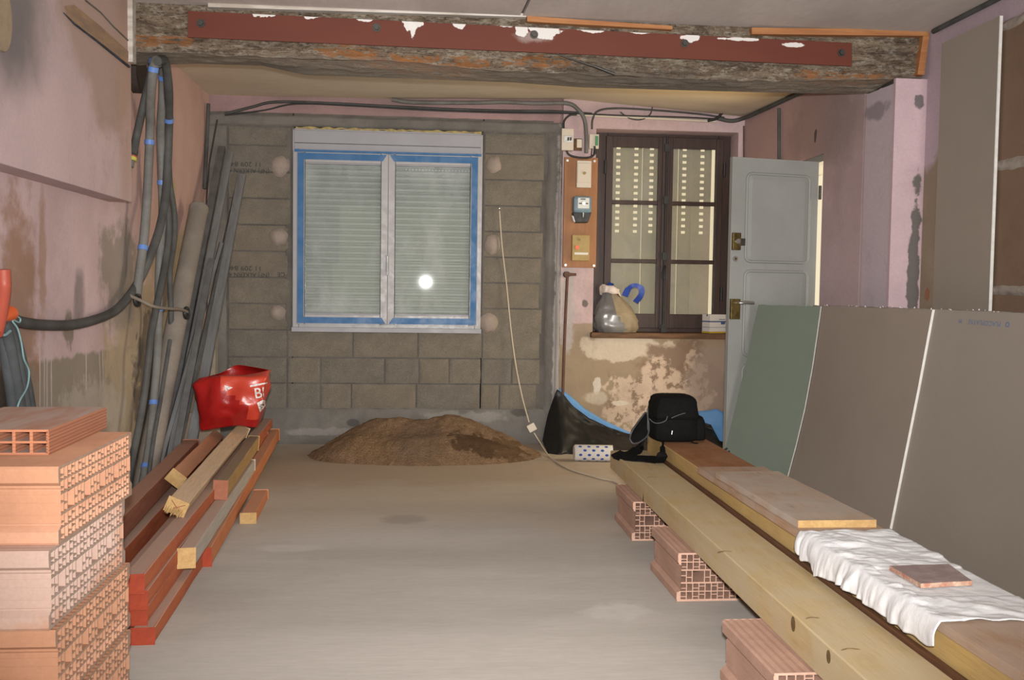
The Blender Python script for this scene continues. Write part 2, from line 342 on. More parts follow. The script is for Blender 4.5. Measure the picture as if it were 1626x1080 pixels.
for (cx, cy, rx, ry) in ((1.1, 5.5, .75, .22), (-.6, 5.55, .5, .12)):
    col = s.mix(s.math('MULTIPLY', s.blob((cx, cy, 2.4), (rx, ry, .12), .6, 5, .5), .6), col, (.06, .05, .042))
ge = s.n.new('ShaderNodeNewGeometry'); sx = s.n.new('ShaderNodeSeparateXYZ'); s.l.new(ge.outputs['Normal'], sx.inputs[0])
col = s.mix(s.ramp(sx.outputs[2], -.3, -.85, 0, .5), col, (.30, .26, .215))
M['beam'] = s.finish(col, .95, s.math('ADD', s.math('MULTIPLY', a, 1.5), s.noise(30, 6, .7, stretch=(.7, 2.5, 3))), 1.0, .02)
s = NT('red_oxide_steel')
col = s.mix(s.noise(5, 5, .6, stretch=(.4, 1, 2)), (.088, .018, .009), (.122, .028, .014))
for (cx, rx, rz, cz) in ((-.85, .07, .07, 2.645), (-.61, .05, .05, 2.64), (-.32, .05, .05, 2.635), (-.09, .055, .085, 2.63), (-.085, .02, .13, 2.6), (.17, .04, .05, 2.625), (.42, .05, .035, 2.625), (.5, .035, .06, 2.60), (.56, .03, .03, 2.61), (.64, .085, .075, 2.60), (.87, .08, .03, 2.612), (1.15, .06, .02, 2.61), (1.42, .06, .035, 2.585), (1.7, .12, .015, 2.59), (2.0, .06, .02, 2.57), (.55, .09, .04, 2.57)):
    k = .55 if (cx, cz) == (.55, 2.57) else .95
    col = s.mix(s.math('MULTIPLY', s.blob((cx, 5.28, cz+(.012 if k > .6 else 0)), (rx*.95, .5, rz*.62), .95, 16, .10 if k > .6 else .9), k if k > .6 else .25), col, (.62, .60, .58))
M['red_plate'] = s.finish(col, .7, s.noise(50, 4), .08, .002, 0, .4)
M['orange_wood'] = surf('orange_batten_wood', (.38, .175, .07), (.30, .125, .05), 9, .7, .2, 40, stretch=(.3, 3, 3))
M['white_wood'] = surf('white_painted_batten', (.55, .52, .48), (.38, .33, .28), 7, .8, .3, 30, stretch=(.4, 3, 3))
M['dark_metal'] = plain('dark_iron', (.06, .055, .05), .5, .6)
M['rust'] = surf('rusty_iron', (.13, .065, .045), (.09, .05, .04), 20, .75, .3, 60, spec=.3)
M['pvc'] = plain('white_pvc', (.32, .31, .315), .42, 0, .5, .03)
M['shutter_box'] = plain('grey_shutter_box', (.29, .29, .32), .45, 0, .4, .05, 8)
M['film'] = plain('blue_protective_film', (.006, .10, .27), .5, 0, .5, .12, 14)
M['slat'] = plain('grey_shutter_slat', (.36, .375, .355), .45, 0, .4, .04, 10)
M['foam'] = surf('yellow_foam', (.48, .38, .16), (.32, .25, .12), 30, .95, .6, 60)
M['glass'] = glass('window_glass', (.95, .97, .96), .22)
M['glass_old'] = glass('old_window_glass', (.95, .94, .90), .08)
M['brown_wood'] = surf('dark_brown_window_paint', (.052, .027, .02), (.035, .018, .014), 8, .5, .25, 40, stretch=(3, 3, .4), spec=.4)
M['persienne'] = surf('pale_metal_shutter', (.60, .555, .44), (.50, .47, .39), 3, .6, .1, 40, spec=.4)
M['sill_wood'] = surf('worn_sill_wood', (.16, .085, .045), (.085, .05, .03), 10, .75, .4, 40, stretch=(.4, 3, 3))
M['door_grey'] = surf('grey_door_paint', (.265, .27, .255), (.235, .24, .225), 2, .55, .12, 40, spec=.4, fine=.05)
M['brass'] = surf('aged_brass', (.24, .17, .055), (.10, .075, .03), 18, .4, .15, 60, metal=.8, spec=.5)
M['steel'] = plain('worn_steel', (.45, .44, .42), .35, .9)
M['galv'] = surf('galvanised_steel', (.20, .205, .205), (.14, .14, .14), 7, .5, .12, 60, stretch=(2, 2, .4), metal=.1, spec=.5)
M['galv_dark'] = surf('dark_galvanised_steel', (.13, .13, .128), (.09, .088, .086), 7, .5, .12, 60, metal=.1, spec=.5)
M['pipe'] = surf('dusty_grey_pipe', (.25, .22, .19), (.20, .175, .15), 5, .7, .1, 60)
M['cable'] = surf('grey_cable_sheath', (.085, .085, .083), (.055, .054, .052), 6, .6, .15, 60)
M['cable2'] = surf('lighter_grey_cable_sheath', (.17, .168, .16), (.12, .117, .11), 6, .6, .15, 60)
M['black'] = plain('black_rubber', (.018, .018, .018), .55)
M['bluetie'] = plain('blue_tape', (.10, .2, .5), .5)
M['terracotta'] = surf('terracotta_block', (.44, .225, .135), (.38, .19, .115), 5, .9, .25, 70, patches=[((.3, .2, 0), (9, 9, .05), (.58, .33, .23), .4, dict(amp=.5, ns=5, soft=.8))], fine=.1)
M['terracotta_pale'] = surf('terracotta_pale_dust', (.42, .225, .15), (.36, .19, .125), 5, .9, .25, 70, patches=[
    ((.1, 0, .12), (.35, .5, .12), (.44, .33, .285), .75, dict(amp=1.0, ns=6, soft=.7))], fine=.1)
M['terracotta_floor'] = surf('terracotta_dusty', (.46, .285, .215), (.39, .24, .18), 6, .9, .3, 70, fine=.15)
M['web_terracotta'] = surf('dusty_web', (.37, .25, .18), (.30, .20, .145), 20, .95, .2, 80)
M['web_terracotta_pale'] = surf('chalky_web', (.40, .31, .26), (.32, .24, .19), 20, .95, .2, 80)
M['web_terracotta_floor'] = surf('pink_web', (.56, .36, .275), (.50, .31, .235), 20, .95, .2, 80)
s = NT('plasterer_brick'); wv = s.n.new('ShaderNodeTexWave'); s.l.new(s.tc, wv.inputs[0]); wv.bands_direction = 'Z'; wv.inputs['Scale'].default_value = 34; wv.inputs['Distortion'].default_value = .4
col = s.mix(s.noise(4, 5), (.42, .17, .09), (.34, .135, .075))
ge = s.n.new('ShaderNodeNewGeometry'); sx = s.n.new('ShaderNodeSeparateXYZ'); s.l.new(ge.outputs['Normal'], sx.inputs[0])
col = s.mix(s.math('MULTIPLY', s.ramp(sx.outputs[2], .5, .8), s.ramp(s.noise(7, 4, .6, stretch=(2.5, .4, 1)), .3, .65, .25, .95)), col, (.42, .33, .28))
M['flat_brick'] = s.finish(col, .9, wv.outputs['Fac'], .5, .004)
DUST = (.40, .315, .26)
M['red_timber'] = dusty('red_treated_timber', (.46, .13, .052), (.36, .09, .038), DUST, .75)
M['orange_timber'] = dusty('orange_treated_timber', (.55, .20, .082), (.46, .16, .065), (.45, .29, .2), .5)
M['brown_timber'] = dusty('dark_red_timber', (.30, .115, .068), (.24, .088, .05), (.40, .25, .18), .6)
M['tan_timber'] = wood('raw_pine', (.60, .43, .28), (.52, .36, .22), dust=(.50, .40, .30), dustk=.35)
M['grey_timber'] = dusty('dust_covered_timber', (.47, .43, .38), (.40, .35, .30), (.40, .27, .2), .7)
M['ochre_timber'] = dusty('ochre_timber', (.42, .26, .10), (.35, .21, .08), (.19, .15, .12), .75)
M['endgrain'] = surf('end_grain', (.46, .30, .13), (.37, .23, .095), 25, .85, .3, 80)
M['red_end'] = surf('red_painted_end', (.30, .045, .018), (.23, .034, .015), 12, .7, .25, 60)
M['glulam'] = wood('yellow_beam', (.50, .38, .205), (.44, .325, .16), (.36, .255, .12), dust=(.47, .39, .27), dustk=.55, grain=3, rough=.7)
M['glulam2'] = wood('yellow_beam_side', (.52, .36, .14), (.46, .31, .115), (.32, .2, .06), dust=(.40, .28, .14), dustk=.4, grain=3, rough=.7)
M['beam_end'] = surf('beam_end_grain', (.46, .33, .16), (.40, .28, .12), 20, .85, .2, 70)
M['reddish_top'] = wood('reddish_beam_top', (.33, .145, .06), (.26, .11, .045), dust=(.36, .2, .11), dustk=.5, grain=5)
M['plank'] = wood('dusty_plank', (.40, .265, .175), (.33, .205, .13), dust=(.38, .29, .23), dustk=.8, grain=5, knots=False)
M['plank_grey'] = wood('grey_dusty_plank', (.42, .32, .245), (.38, .27, .19), (.30, .22, .17), dust=(.39, .33, .28), dustk=.9, grain=4, knots=True)
M['knot'] = surf('knot', (.16, .105, .045), (.11, .07, .03), 60, .8, .2, 80)
M['lath'] = wood('dark_lath', (.13, .058, .028), (.09, .042, .02), grain=6)
M['cloth'] = surf('white_cotton', (.68, .68, .69), (.62, .62, .64), 9, .95, .35, 25, bdist=.008, fine=.04)
M['tile'] = surf('speckled_tile', (.34, .26, .25), (.25, .185, .18), 22, .6, .2, 80)
M['tile_edge'] = surf('tile_broken_edge', (.48, .36, .27), (.36, .16, .11), 40, .9, .6, 90)
M['pb_tan'] = surf('plasterboard_paper', (.305, .27, .23), (.28, .245, .21), .9, .85, .06, 50, fine=.05)
M['pb_brown'] = surf('plasterboard_paper_brown', (.275, .23, .192), (.25, .208, .175), .9, .85, .06, 50, fine=.05)
M['pb_green'] = surf('green_plasterboard_paper', (.135, .16, .13), (.12, .142, .115), .9, .85, .06, 50, fine=.05)
M['pb_wall'] = surf('plasterboard_on_wall', (.29, .25, .208), (.262, .227, .19), 1, .85, .06, 50, fine=.05)
M['gypsum'] = surf('white_gypsum', (.66, .65, .62), (.60, .58, .55), 20, .95, .3, 60)
M['brown_block'] = surf('brown_hard_block', (.19, .125, .085), (.165, .11, .075), 2, .85, .12, 60)
M['joint'] = surf('joint_compound', (.34, .30, .26), (.24, .2, .17), 14, .95, .5, 40)
M['ink'] = plain('black_print', (.05, .05, .048), .9)
M['blueink'] = plain('blue_print', (.13, .17, .28), .9)
M['bagred'] = surf('red_plastic_bag', (.36, .012, .010), (.27, .008, .008), 3, .3, .25, 9, spec=.6, bdist=.02, fine=0)
M['bagorange'] = surf('orange_red_print', (.55, .06, .03), (.46, .04, .022), 4, .32, .25, 9, spec=.6, bdist=.02, fine=0)
M['white'] = plain('white_print_slot_light', (.72, .68, .66), .5)
M['sand'] = surf('brown_sand', (.35, .22, .128), (.26, .16, .09), 9, .98, 1.0, 75, grime=.45, gcol=(.13, .08, .045), patches=[
    ((.36, -.16, .1), (.21, .15, .2), (.075, .036, .016), .95, dict(amp=1.1, ns=9, soft=.25)),
    ((.58, -.1, .05), (.13, .2, .12), (.13, .07, .032), .8, dict(amp=1.5, ns=12, soft=.2)),
    ((-.4, 0, .1), (.3, .4, .08), (.31, .19, .085), .6, dict(amp=.8, ns=5, soft=.6)),
    ((-.05, 0, .1), (.2, .5, .15), (.22, .15, .10), .6, dict(amp=.8, ns=4, soft=.7))], bdist=.025, fine=.6)
M['blackplastic'] = plain('black_polythene', (.011, .0105, .010), .5, 0, .3, .3, 8)
M['blueplastic'] = plain('blue_polythene', (.10, .26, .52), .4, 0, .4, .2, 8)
M['nylon'] = plain('black_nylon', (.006, .006, .006), .85, 0, .1, .2, 60)
M['piping'] = plain('grey_piping', (.055, .055, .055), .6)
M['greybag'] = plain('grey_bin_bag', (.15, .145, .14), .28, 0, .6, .25, 6)
M['sandbag'] = surf('ochre_crumpled_plastic', (.30, .235, .145), (.24, .185, .12), 9, .5, .4, 20, spec=.4, bdist=.02)
M['whitebag'] = plain('white_bag_rim', (.6, .52, .46), .5)
M['bluebag'] = plain('royal_blue_plastic', (.02, .055, .30), .4)
M['card'] = plain('white_card', (.66, .63, .58), .7, 0, .3, .05)
M['bluestripe'] = plain('blue_stripe', (.06, .10, .22), .6)
M['yellow'] = plain('yellow_stripe', (.55, .36, .03), .6)
M['ply'] = surf('orange_varnished_board', (.32, .135, .04), (.26, .105, .03), 7, .5, .15, 40, stretch=(3, 3, .5), spec=.4)
M['cream'] = plain('cream_plastic', (.56, .50, .41), .45, 0, .4, .04)
M['beige'] = surf('beige_breaker_case', (.38, .27, .10), (.34, .24, .085), 14, .45, .1, 50)
M['meter_blue'] = plain('grey_blue_meter_case', (.14, .21, .255), .35, 0, .5)
M['meter_face'] = plain('pale_meter_dial', (.58, .60, .58), .4)
M['red_button'] = plain('orange_button', (.7, .12, .03), .4)
M['green'] = plain('green_terminal', (.05, .22, .10), .5)
M['cord'] = plain('cream_cord', (.50, .43, .33), .6)
M['teal'] = plain('teal_string', (.20, .34, .36), .7)
M['redtube'] = plain('red_corrugated_tube', (.38, .075, .045), .5)
M['rope'] = plain('grey_rope', (.2, .17, .14), .9)
M['hose'] = surf('slate_grey_hose', (.085, .095, .10), (.06, .068, .072), 6, .5, .1, 50)
M['band_y'] = plain('yellow_green_band', (.42, .42, .06), .5)
M['outside'] = surf('outdoor_ground', (.35, .32, .27), None, 2, .95)
M['plaque'] = surf('beige_wall_plate', (.36, .28, .19), (.30, .23, .16), 10, .7, .1, 40)

# ================================================================== STRUCTURE
D = 7.61
# floor with a fine trowelled surface
b = MB(); b.box(-3.2, -2.4, -.12, 3.4, 8.2, 0); struct(b.build('floor', M['floor']))
b = MB(); b.grid(lambda u, v: Vector((-12+24*u, 8.2+10*v, -.25)), 2, 2); b.grid(lambda u, v: Vector((3.4+9*u, -2+10.2*v, -.25)), 2, 2); struct(b.build('ground_outside', M['outside']))
# ceiling: slab with two boards meeting in a seam
ceil = MB(); ceil.box(-1.66, -2.4, 2.70, 3.1, 5.31, 2.82); ceil = struct(ceil.build('ceiling', M['mortar']))
def slab(poly, z0, z1): b = MB(); b.prism([Vector((x, y, z0)) for x, y in poly], (0, 0, z1-z0)); return b
sa, sb_ = onZ(828, 25, 2.68), onZ(840, 0, 2.68); k = (sb_.x-sa.x)/(sb_.y-sa.y); sf = lambda y: sa.x+k*(y-sa.y)
slab([(-1.66, -2.4), (sf(-2.4)-.008, -2.4), (sf(5.31)-.008, 5.31), (-1.66, 5.31)], 2.68, 2.7).build('panel', M['ceil'], ceil)
slab([(sf(-2.4)+.008, -2.4), (3.0, -2.4), (3.0, 5.31), (sf(5.31)+.008, 5.31)], 2.679, 2.7).build('panel', M['ceil'], ceil)
zt = [(-1.66, 2.652), (-.38, 2.664), (1.08, 2.705), (1.75, 2.665), (2.5, 2.61), (2.8, 2.60)]
b = MB(); b.grid(lambda u, v: Vector((-1.9+4.9*u, 5.45+2.6*v, pl(zt, -1.9+4.9*u)+.006*nz(u*9, v*5, 0))), 60, 12)
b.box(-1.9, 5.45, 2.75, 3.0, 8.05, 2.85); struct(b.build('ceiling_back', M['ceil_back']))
# left wall
def wallgrid(fn, nu, nv): b = MB(); b.grid(fn, nu, nv); return b
b = MB(); b.box(-1.95, -2.4, 0, -1.68, 8.0, 2.72)
b.grid(lambda u, v: Vector((pl([(3, -1.66), (5.3, -1.655), (5.5, -1.645), (8, -1.64)], -2.4+10.2*u)+.012*fnz(u*10, v*2.6, 1, 2.2)*(1 if u > .7 else .35), -2.4+10.2*u, 2.72*v)), 200, 70)
wl = struct(b.build('wall_left', M['wall_left']))
ch = MB(); ch.hexa([(-1.7, -2.4, 1.645), (-1.54, -2.4, 1.645), (-1.54, 5.3, 1.645), (-1.7, 5.3, 1.645), (-1.7, -2.4, 2.69), (-1.54, -2.4, 2.69), (-1.54, 5.3, 2.69), (-1.7, 5.3, 2.69)])
ch = struct(ch.build('wall_left_upper', M['wall_chunk'], bevel=.006))
# sooty diagonal scar and the ledge it sits on
b = MB(); p = [onX(x, y, -1.538) for x, y in ((102, 10), (106, 25), (150, 62), (205, 105), (203, 98), (204, 82), (160, 42), (118, 8))]; b.prism(p, (.0012, 0, 0)); b.build('plaster_scar', surf('orange_sooty_scar', (.36, .23, .14), (.24, .17, .125), 8, .9, .4, 40, stretch=(1, .5, 3)), ch)
b = MB(); b.tube([onX(x, y, -1.534) for x, y in ((101, 20), (118, 38), (150, 62), (185, 90), (205, 106))], [.002, .004, .005, .006, .007], 6); b.build('soot_edge', surf('blue_black_soot', (.06, .065, .10), (.035, .035, .045), 9, .9), ch)
b = MB(); b.tube([onX(x, y, -1.538) for x, y in ((135, 0), (160, 20), (180, 42), (203, 64))], .004, 6); b.build('crack', M['mortar'], ch)
b = MB(); c = onX(0, 28, -1.54); b.tube([c-Vector((.02, 0, 0)), c+Vector((.012, 0, 0))], .075, 28, flat=1.6); b.build('cover_plate', M['plaque'], ch)
# vertical white corner strip under the beam end
b = MB(); b.box(-1.54, 5.24, 2.36, -1.515, 5.30, 2.68); struct(b.build('trim_1', M['white_wood']))
# dark stub at the beam end: a niche hole's shade put into colour
b = MB(); b.tube([Vector((-1.66, 5.7, 2.42)), Vector((-1.60, 5.7, 2.42))], .11, 20, flat=1.2); b.build('beam_pocket_shade', surf('pocket_shade_paint', (.05, .035, .03), None, 9), wl)
# back wall: mortar ground, cement frame, concrete blocks set proud
X = lambda px: onY(px, 420, D).x
bw = MB(); bw.box(-1.75, D+.004, 0, -1.0134, D+.2, 2.75); bw.box(.432, D+.004, 0, .98, D+.2, 2.75); bw.box(-1.02, D+.004, 0, .44, D+.2, .898); bw.box(-1.02, D+.004, 2.44, .44, D+.2, 2.75)
bw = struct(bw.build('wall_back', M['mortar']))
def concrete(x0, x1, z0, z1, mat):
    b = MB(); y = D-.008-random.uniform(0, .007); g = .0065
    def fn(u, v):
        e = min(u, 1-u, v, 1-v); return Vector((lerp(x0+g, x1-g, u)+.005*nz(u*9, v*9, x0*7), y+.004*nz(u*4+x0*9, v*3, z0*5)+.002*nz(u*22, v*11, x0)+(.006 if e < .001 else 0), lerp(z0+g, z1-g, v)+.005*nz(u*14, v*3, z0*9)))
    b.grid(fn, 16, 8); b.box(x0+g, y+.006, z0+g, x1-g, D+.03, z1-g)
    o = b.build('concrete_block', M[mat], bw, origin=((x0+x1)/2, D, z0)); return o
mats = ['block', 'block', 'block_grey', 'block_dark']; blocks = {}
L0, L1, R0, R1 = -1.50, -1.03, .445, .915
zs = [2.285-.2*i for i in range(8)]
for i, z in enumerate(zs[:-1]):
    blocks['L', i] = concrete(L0+.02*((i % 2) == 0)*0, L1, z-.2, z, random.choice(mats))
    concrete(R0, R1-.012*(i % 3), z-.2-.015, z-.015, random.choice(mats))
concrete(L0, L1, 2.285, 2.43, 'block_grey'); concrete(R0, R1, 2.27, 2.43, 'block_grey')
for z0, z1, xs, mm in ((.675, .885, (-1.5, -1.055, -.5545, -.0545, .4455, .90), 'block'), (.475, .675, (-1.5, -1.055, -.80, -.31, -.045, .19, .44, .68, .905), 'block_grey'), (.275, .475, (-1.5, -1.30, -1.055, -.80, -.565, -.0645, .4355, .585, .88), 'block')):
    for x0, x1 in zip(xs, xs[1:]): concrete(x0, x1, z0, z1, random.choice(mats+[mm]*2))
# cement lintel band, post and base
def rough(x0, x1, z0, z1, y, name, amp=.01, mat='render'):
    b = MB()
    def fn(u, v):
        e = min(u, 1-u, v, 1-v); return Vector((lerp(x0, x1, u)+(amp*1.2*nz(u*3, v*14, x0*4) if e < .001 else 0), y-amp*.5*fnz(u*(x1-x0)*6, 0, v*(z1-z0)*6)+(.03 if e < .001 else 0), lerp(z0, z1, v)+(amp*1.6*nz(u*(x1-x0)*7, z0*5, 2) if e < .001 else 0)))
    b.grid(fn, max(6, int((x1-x0)*22)), max(6, int((z1-z0)*22))); return b.build(name, M[mat], bw)
rough(-1.7, 1.07, 2.435, 2.525, D-.012, 'lintel_band'); rough(.93, 1.07, -.01, 2.46, D-.018, 'cement_post', .012); rough(-1.7, -1.49, 0, 2.46, D-.006, 'cement_post', .012); rough(-1.7, 1.0, -.01, .29, D-.02, 'cement_base', .014)
rough(-1.7, 1.07, 2.515, 2.72, D-.008, 'pink_band', .006, 'pink_dirty')
rough(-1.08, -1.02, .86, 2.44, D-.008, 'cement_edge', .004, 'mortar'); rough(.435, .455, .88, 2.44, D-.008, 'cement_edge', .004, 'mortar')
b = MB(); p0 = onY(329, 500, D-.03); b.box(-1.63, 7.50, .1, -1.575, 7.585, 1.35); b.build('timber_upright', surf('pale_dusty_post', (.36, .315, .26), (.30, .26, .21), 8, .9, .3, 50), bw)
def plug(px, py, rx, rz):
    c = onY(px, py, D); b = MB(); n = 18
    rim = [Vector((c.x+rx*math.cos(t)*(1+.25*nz(math.cos(t)*2, math.sin(t)*2, px)), D-.012, c.z+rz*math.sin(t)*(1+.25*nz(math.cos(t)*2, math.sin(t)*2, py)))) for t in [2*PI*i/n for i in range(n)]]
    b.add([Vector((c.x, D-.026, c.z))]+rim+[p+Vector((0, .03, 0))*1 for p in rim], [(0, 1+i, 1+(i+1) % n) for i in range(n)]+[(1+i, 1+(i+1) % n, n+1+(i+1) % n, n+1+i) for i in range(n)], 0, True)
    b.build('mortar_plug', M['pinkplug'], bw)
for a in ((445, 262, .075, .09), (443, 376, .07, .065), (441, 497, .06, .06), (785, 262, .06, .07), (782, 388, .06, .08), (776, 512, .075, .075)): plug(*a)
def flipped(px, py, Y):  # frame for lettering printed upside down, reading from px,py leftwards in view
    p = onY(px, py, Y); return Matrix(((-1, 0, 0, p.x), (0, 0, -1, p.y), (0, -1, 0, p.z), (0, 0, 0, 1)))
for (i, py) in ((0, 258), (4, 423)):
    o = blocks['L', i]
    text('lettering', '11 209 840', .050, flipped(416, py, D-.022), M['ink'], o, sx=1.15); text('lettering', '(NF) ALKERN 4A', .048, flipped(428, py+11, D-.022), M['ink'], o, sx=.95)
    if i == 4: text('lettering', 'CE', .05, flipped(453, py+10, D-.022), M['ink'], o)
# old masonry on the right of the back wall, with the window recess
NX0, NX1, NZ0, NZ1, WY = 1.315, 2.455, .895, 2.487, 7.79
ob = MB()
def og(x0, x1, z0, z1, y=D-.012):
    ob.grid(lambda u, v: Vector((lerp(x0, x1, u), y-.008*fnz(lerp(x0, x1, u), 0, lerp(z0, z1, v), 5)*(1 if 0 < u < 1 and 0 < v < 1 else 0), lerp(z0, z1, v))), max(4, int((x1-x0)*40)), max(4, int((z1-z0)*40)))
og(1.055, NX0, 0, 2.72); og(NX1, 2.62, 0, 2.72); og(NX0, NX1, 0, NZ0-.005); og(NX0, NX1, NZ1, 2.72)
for x0, x1, z0, z1 in ((1.055, NX0, 0, 2.72), (NX1, 2.9, 0, 2.72), (NX0, NX1, 0, NZ0-.01), (NX0, NX1, NZ1, 2.72)): ob.box(x0, D-.010, z0, x1, D+.38, z1)
struct(ob.build('wall_back_old', M['old_wall']))
# right wall, rear stretch (slightly skewed) with the door opening
def rx(y): return lerp(2.6, 2.5, (y-5.28)/(D-5.28))
DY0, DY1, DZ = 6.17, 7.02, 2.13
b = MB()
def seg(y0, y1, z0, z1): b.hexa([(rx(y0), y0, z0), (rx(y0)+.32, y0, z0), (rx(y1)+.32, y1, z0), (rx(y1), y1, z0), (rx(y0), y0, z1), (rx(y0)+.32, y0, z1), (rx(y1)+.32, y1, z1), (rx(y1), y1, z1)])
seg(5.64, DY0, 0, 2.72); seg(DY1, 8.0, 0, 2.72); seg(DY0, DY1, DZ, 2.72)
wr = struct(b.build('wall_right', M['wall_right']))
b = MB(); seg(5.29, 5.635, 0, 2.40); struct(b.build('wall_right_pier', M['wall_right']))
b = MB(); b.box(2.597, 5.285, 0, 3.0, 5.31, 2.425); struct(b.build('wall_right_return', M['wall_pier']))
b = MB(); b.box(2.78, -2.4, 0, 3.05, 5.62, 2.72); wfr = struct(b.build('wall_right_front', M['wall_front_right']))
# brown hard blocks with proud ridges of joint compound on the near right wall
for r_, (z0, z1) in enumerate(((0, .58), (.60, 1.235), (1.255, 1.835), (1.855, 2.505))):
    for j in range(3):
        y1 = 4.95-.68*j-(.33 if r_ % 2 else 0); b = MB(); b.box(2.765, y1-.665, z0+.004, 2.79, y1, z1-.004); b.build('plaster_block', M['brown_block'], wfr, bevel=.003)
for z in (.59, 1.245, 1.845, 2.515):
    b = MB(); b.grid(lambda u, v: Vector((2.765-.012*math.sin(v*PI)*(1+.5*nz(u*40, z, v*2)), 2.9+2.0*u, z-.02+.045*v+.012*nz(u*30, z*3, v))), 70, 5); b.build('joint', M['joint'], wfr)
# daylight side: nothing but sky and ground beyond the openings

# ---- old beam across the room
fl_ = [(213, 78), (290, 80), (365, 84), (432, 87), (613, 92), (790, 108), (979, 116), (1020, 118), (1168, 124), (1330, 124), (1463, 120)]
bk_ = [(213, 104), (316, 101), (420, 105), (484, 119), (618, 124), (816, 131), (925, 139), (1038, 142), (1256, 148), (1380, 149), (1450, 149)]
ft = [(onY(x, y, 5.30).x, onY(x, y, 5.30).z) for x, y in fl_]; bt = [(onY(x, y, 5.62).x, onY(x, y, 5.62).z) for x, y in bk_]
b = MB()
def beamfn(u, v):
    x = lerp(-1.60, 2.765, u); zf, zb = pl(ft, x), pl(bt, x)
    if x > 2.62: zb = zf
    w_ = .022*fnz(x*1.0, v*3, 3, 3.0)+.010*nz(x*4, v*26, 1)
    if v < .45: t = v/.45; p = Vector((x, 5.305-w_*min(1, t*3), lerp(2.70, zf, t)))
    elif v < .55: t = (v-.45)/.1; p = Vector((x, lerp(5.305, 5.33, t)-w_*(1-t), zf-.012*math.sin(t*PI)+.012*nz(x*7, 0, 1)*(1)))
    else: t = (v-.55)/.45; p = Vector((x, lerp(5.33, 5.62, t), lerp(zf, zb, t)-abs(w_)*.8*math.sin(t*PI)))
    return p
b.grid(beamfn, 260, 34); b.box(-1.60, 5.33, 2.50, 2.6, 5.615, 2.9)
beam = struct(b.build('beam', M['beam']))
# steel plate with bolts
p = [onY(298, 17, 5.27), onY(1353, 68, 5.27), onY(1353, 105, 5.27), onY(298, 59, 5.27)]
b = MB(); b.prism(p, (0, .012, 0)); plate = b.build('steel_plate', M['red_plate'], beam, bevel=.0015)
for px, py in ((319, 37), (598, 44), (848, 55), (1087, 69), (1336, 84)):
    c = onY(px, py, 5.27); b = MB(); b.cyl(c+Vector((0, .005, 0)), c-Vector((0, .004, 0)), .022, 18); b.cyl(c, c-Vector((0, .018, 0)), .0155, 6); b.build('bolt', M['dark_metal'], plate)
def batten(pts, d, mat, name='batten', Y=5.262):
    b = MB(); b.prism([onY(x, y, Y) for x, y in pts], (0, d, 0)); b.build(name, M[mat], beam, bevel=.002)
batten([(330, -6), (836, 21), (836, 27), (330, 11)], .05, 'white_wood'); batten([(837, 25), (1068, 41), (1068, 47), (837, 34)], .05, 'orange_wood')
batten([(1194, 43.5), (1476, 47), (1476, 57), (1194, 54)], .05, 'orange_wood'); batten([(1466, 57), (1476, 57), (1468, 119), (1457, 118)], .05, 'orange_wood')
b = MB(); b.tube([onY(x, y, Y) for x, y, Y in ((870, 80, 5.285), (905, 93, 5.28), (945, 106, 5.275), (976, 118, 5.27))], [.004, .008, .012, .014], 8, flat=.6); b.build('bent_strip', M['dark_metal'], beam)
# ---- new window (window_1)
WT, WB, WL, WR, BXZ = 2.42, .905, -1.012, .428, 2.262
w1 = empty('window_1', ((WL+WR)/2, D, WB), 'structure')
b = MB(); b.box(WL+.005, D-.035, BXZ, WR-.01, D+.16, WT-.012); sbx = b.build('shutter_box', M['shutter_box'], w1, bevel=.006)
b = MB(); b.box(WL+.01, D-.038, BXZ+.045, WR-.015, D-.034, BXZ+.05); b.build('cover_seam', M['dark_metal'], w1)
b = MB(); b.box(WL-.004, D-.03, BXZ-.01, WL+.008, D+.1, WT-.004); b.box(WR-.012, D-.03, BXZ-.01, WR, D+.1, WT-.004); b.box(WL, D-.03, WT-.012, WR, D+.1, WT-.002); b.build('box_edge', M['pvc'], w1)
b = MB(); n_ = 90; b.tube([Vector((lerp(WL+.02, WR-.01, i/n_), D-.034, WT+.004+.007*nz(i*.3, 1, 2))) for i in range(n_+1)], [.004+.010*max(0, nz(i*.23, 4, 1)+.35) for i in range(n_+1)], 6); b.build('foam_bead', M['foam'], w1)
def frame(b, x0, x1, z0, z1, t, y0, y1, m=0, tb=None):
    tb = tb or t
    for q in ((x0, z0, x0+t, z1), (x1-t, z0, x1, z1), (x0+t, z0, x1-t, z0+tb), (x0+t, z1-tb, x1-t, z1)): b.box(q[0], y0, q[1], q[2], y1, q[3], m)
b = MB(); frame(b, WL, WR, WB, BXZ, .045, D-.045, D+.06); b.build('frame', M['pvc'], w1, bevel=.003)
b = MB(); b.box(WL-.005, D-.07, WB-.03, WR+.005, D+.02, WB+.005); b.build('ledge', M['shutter_box'], w1, bevel=.003)
xm = -.293
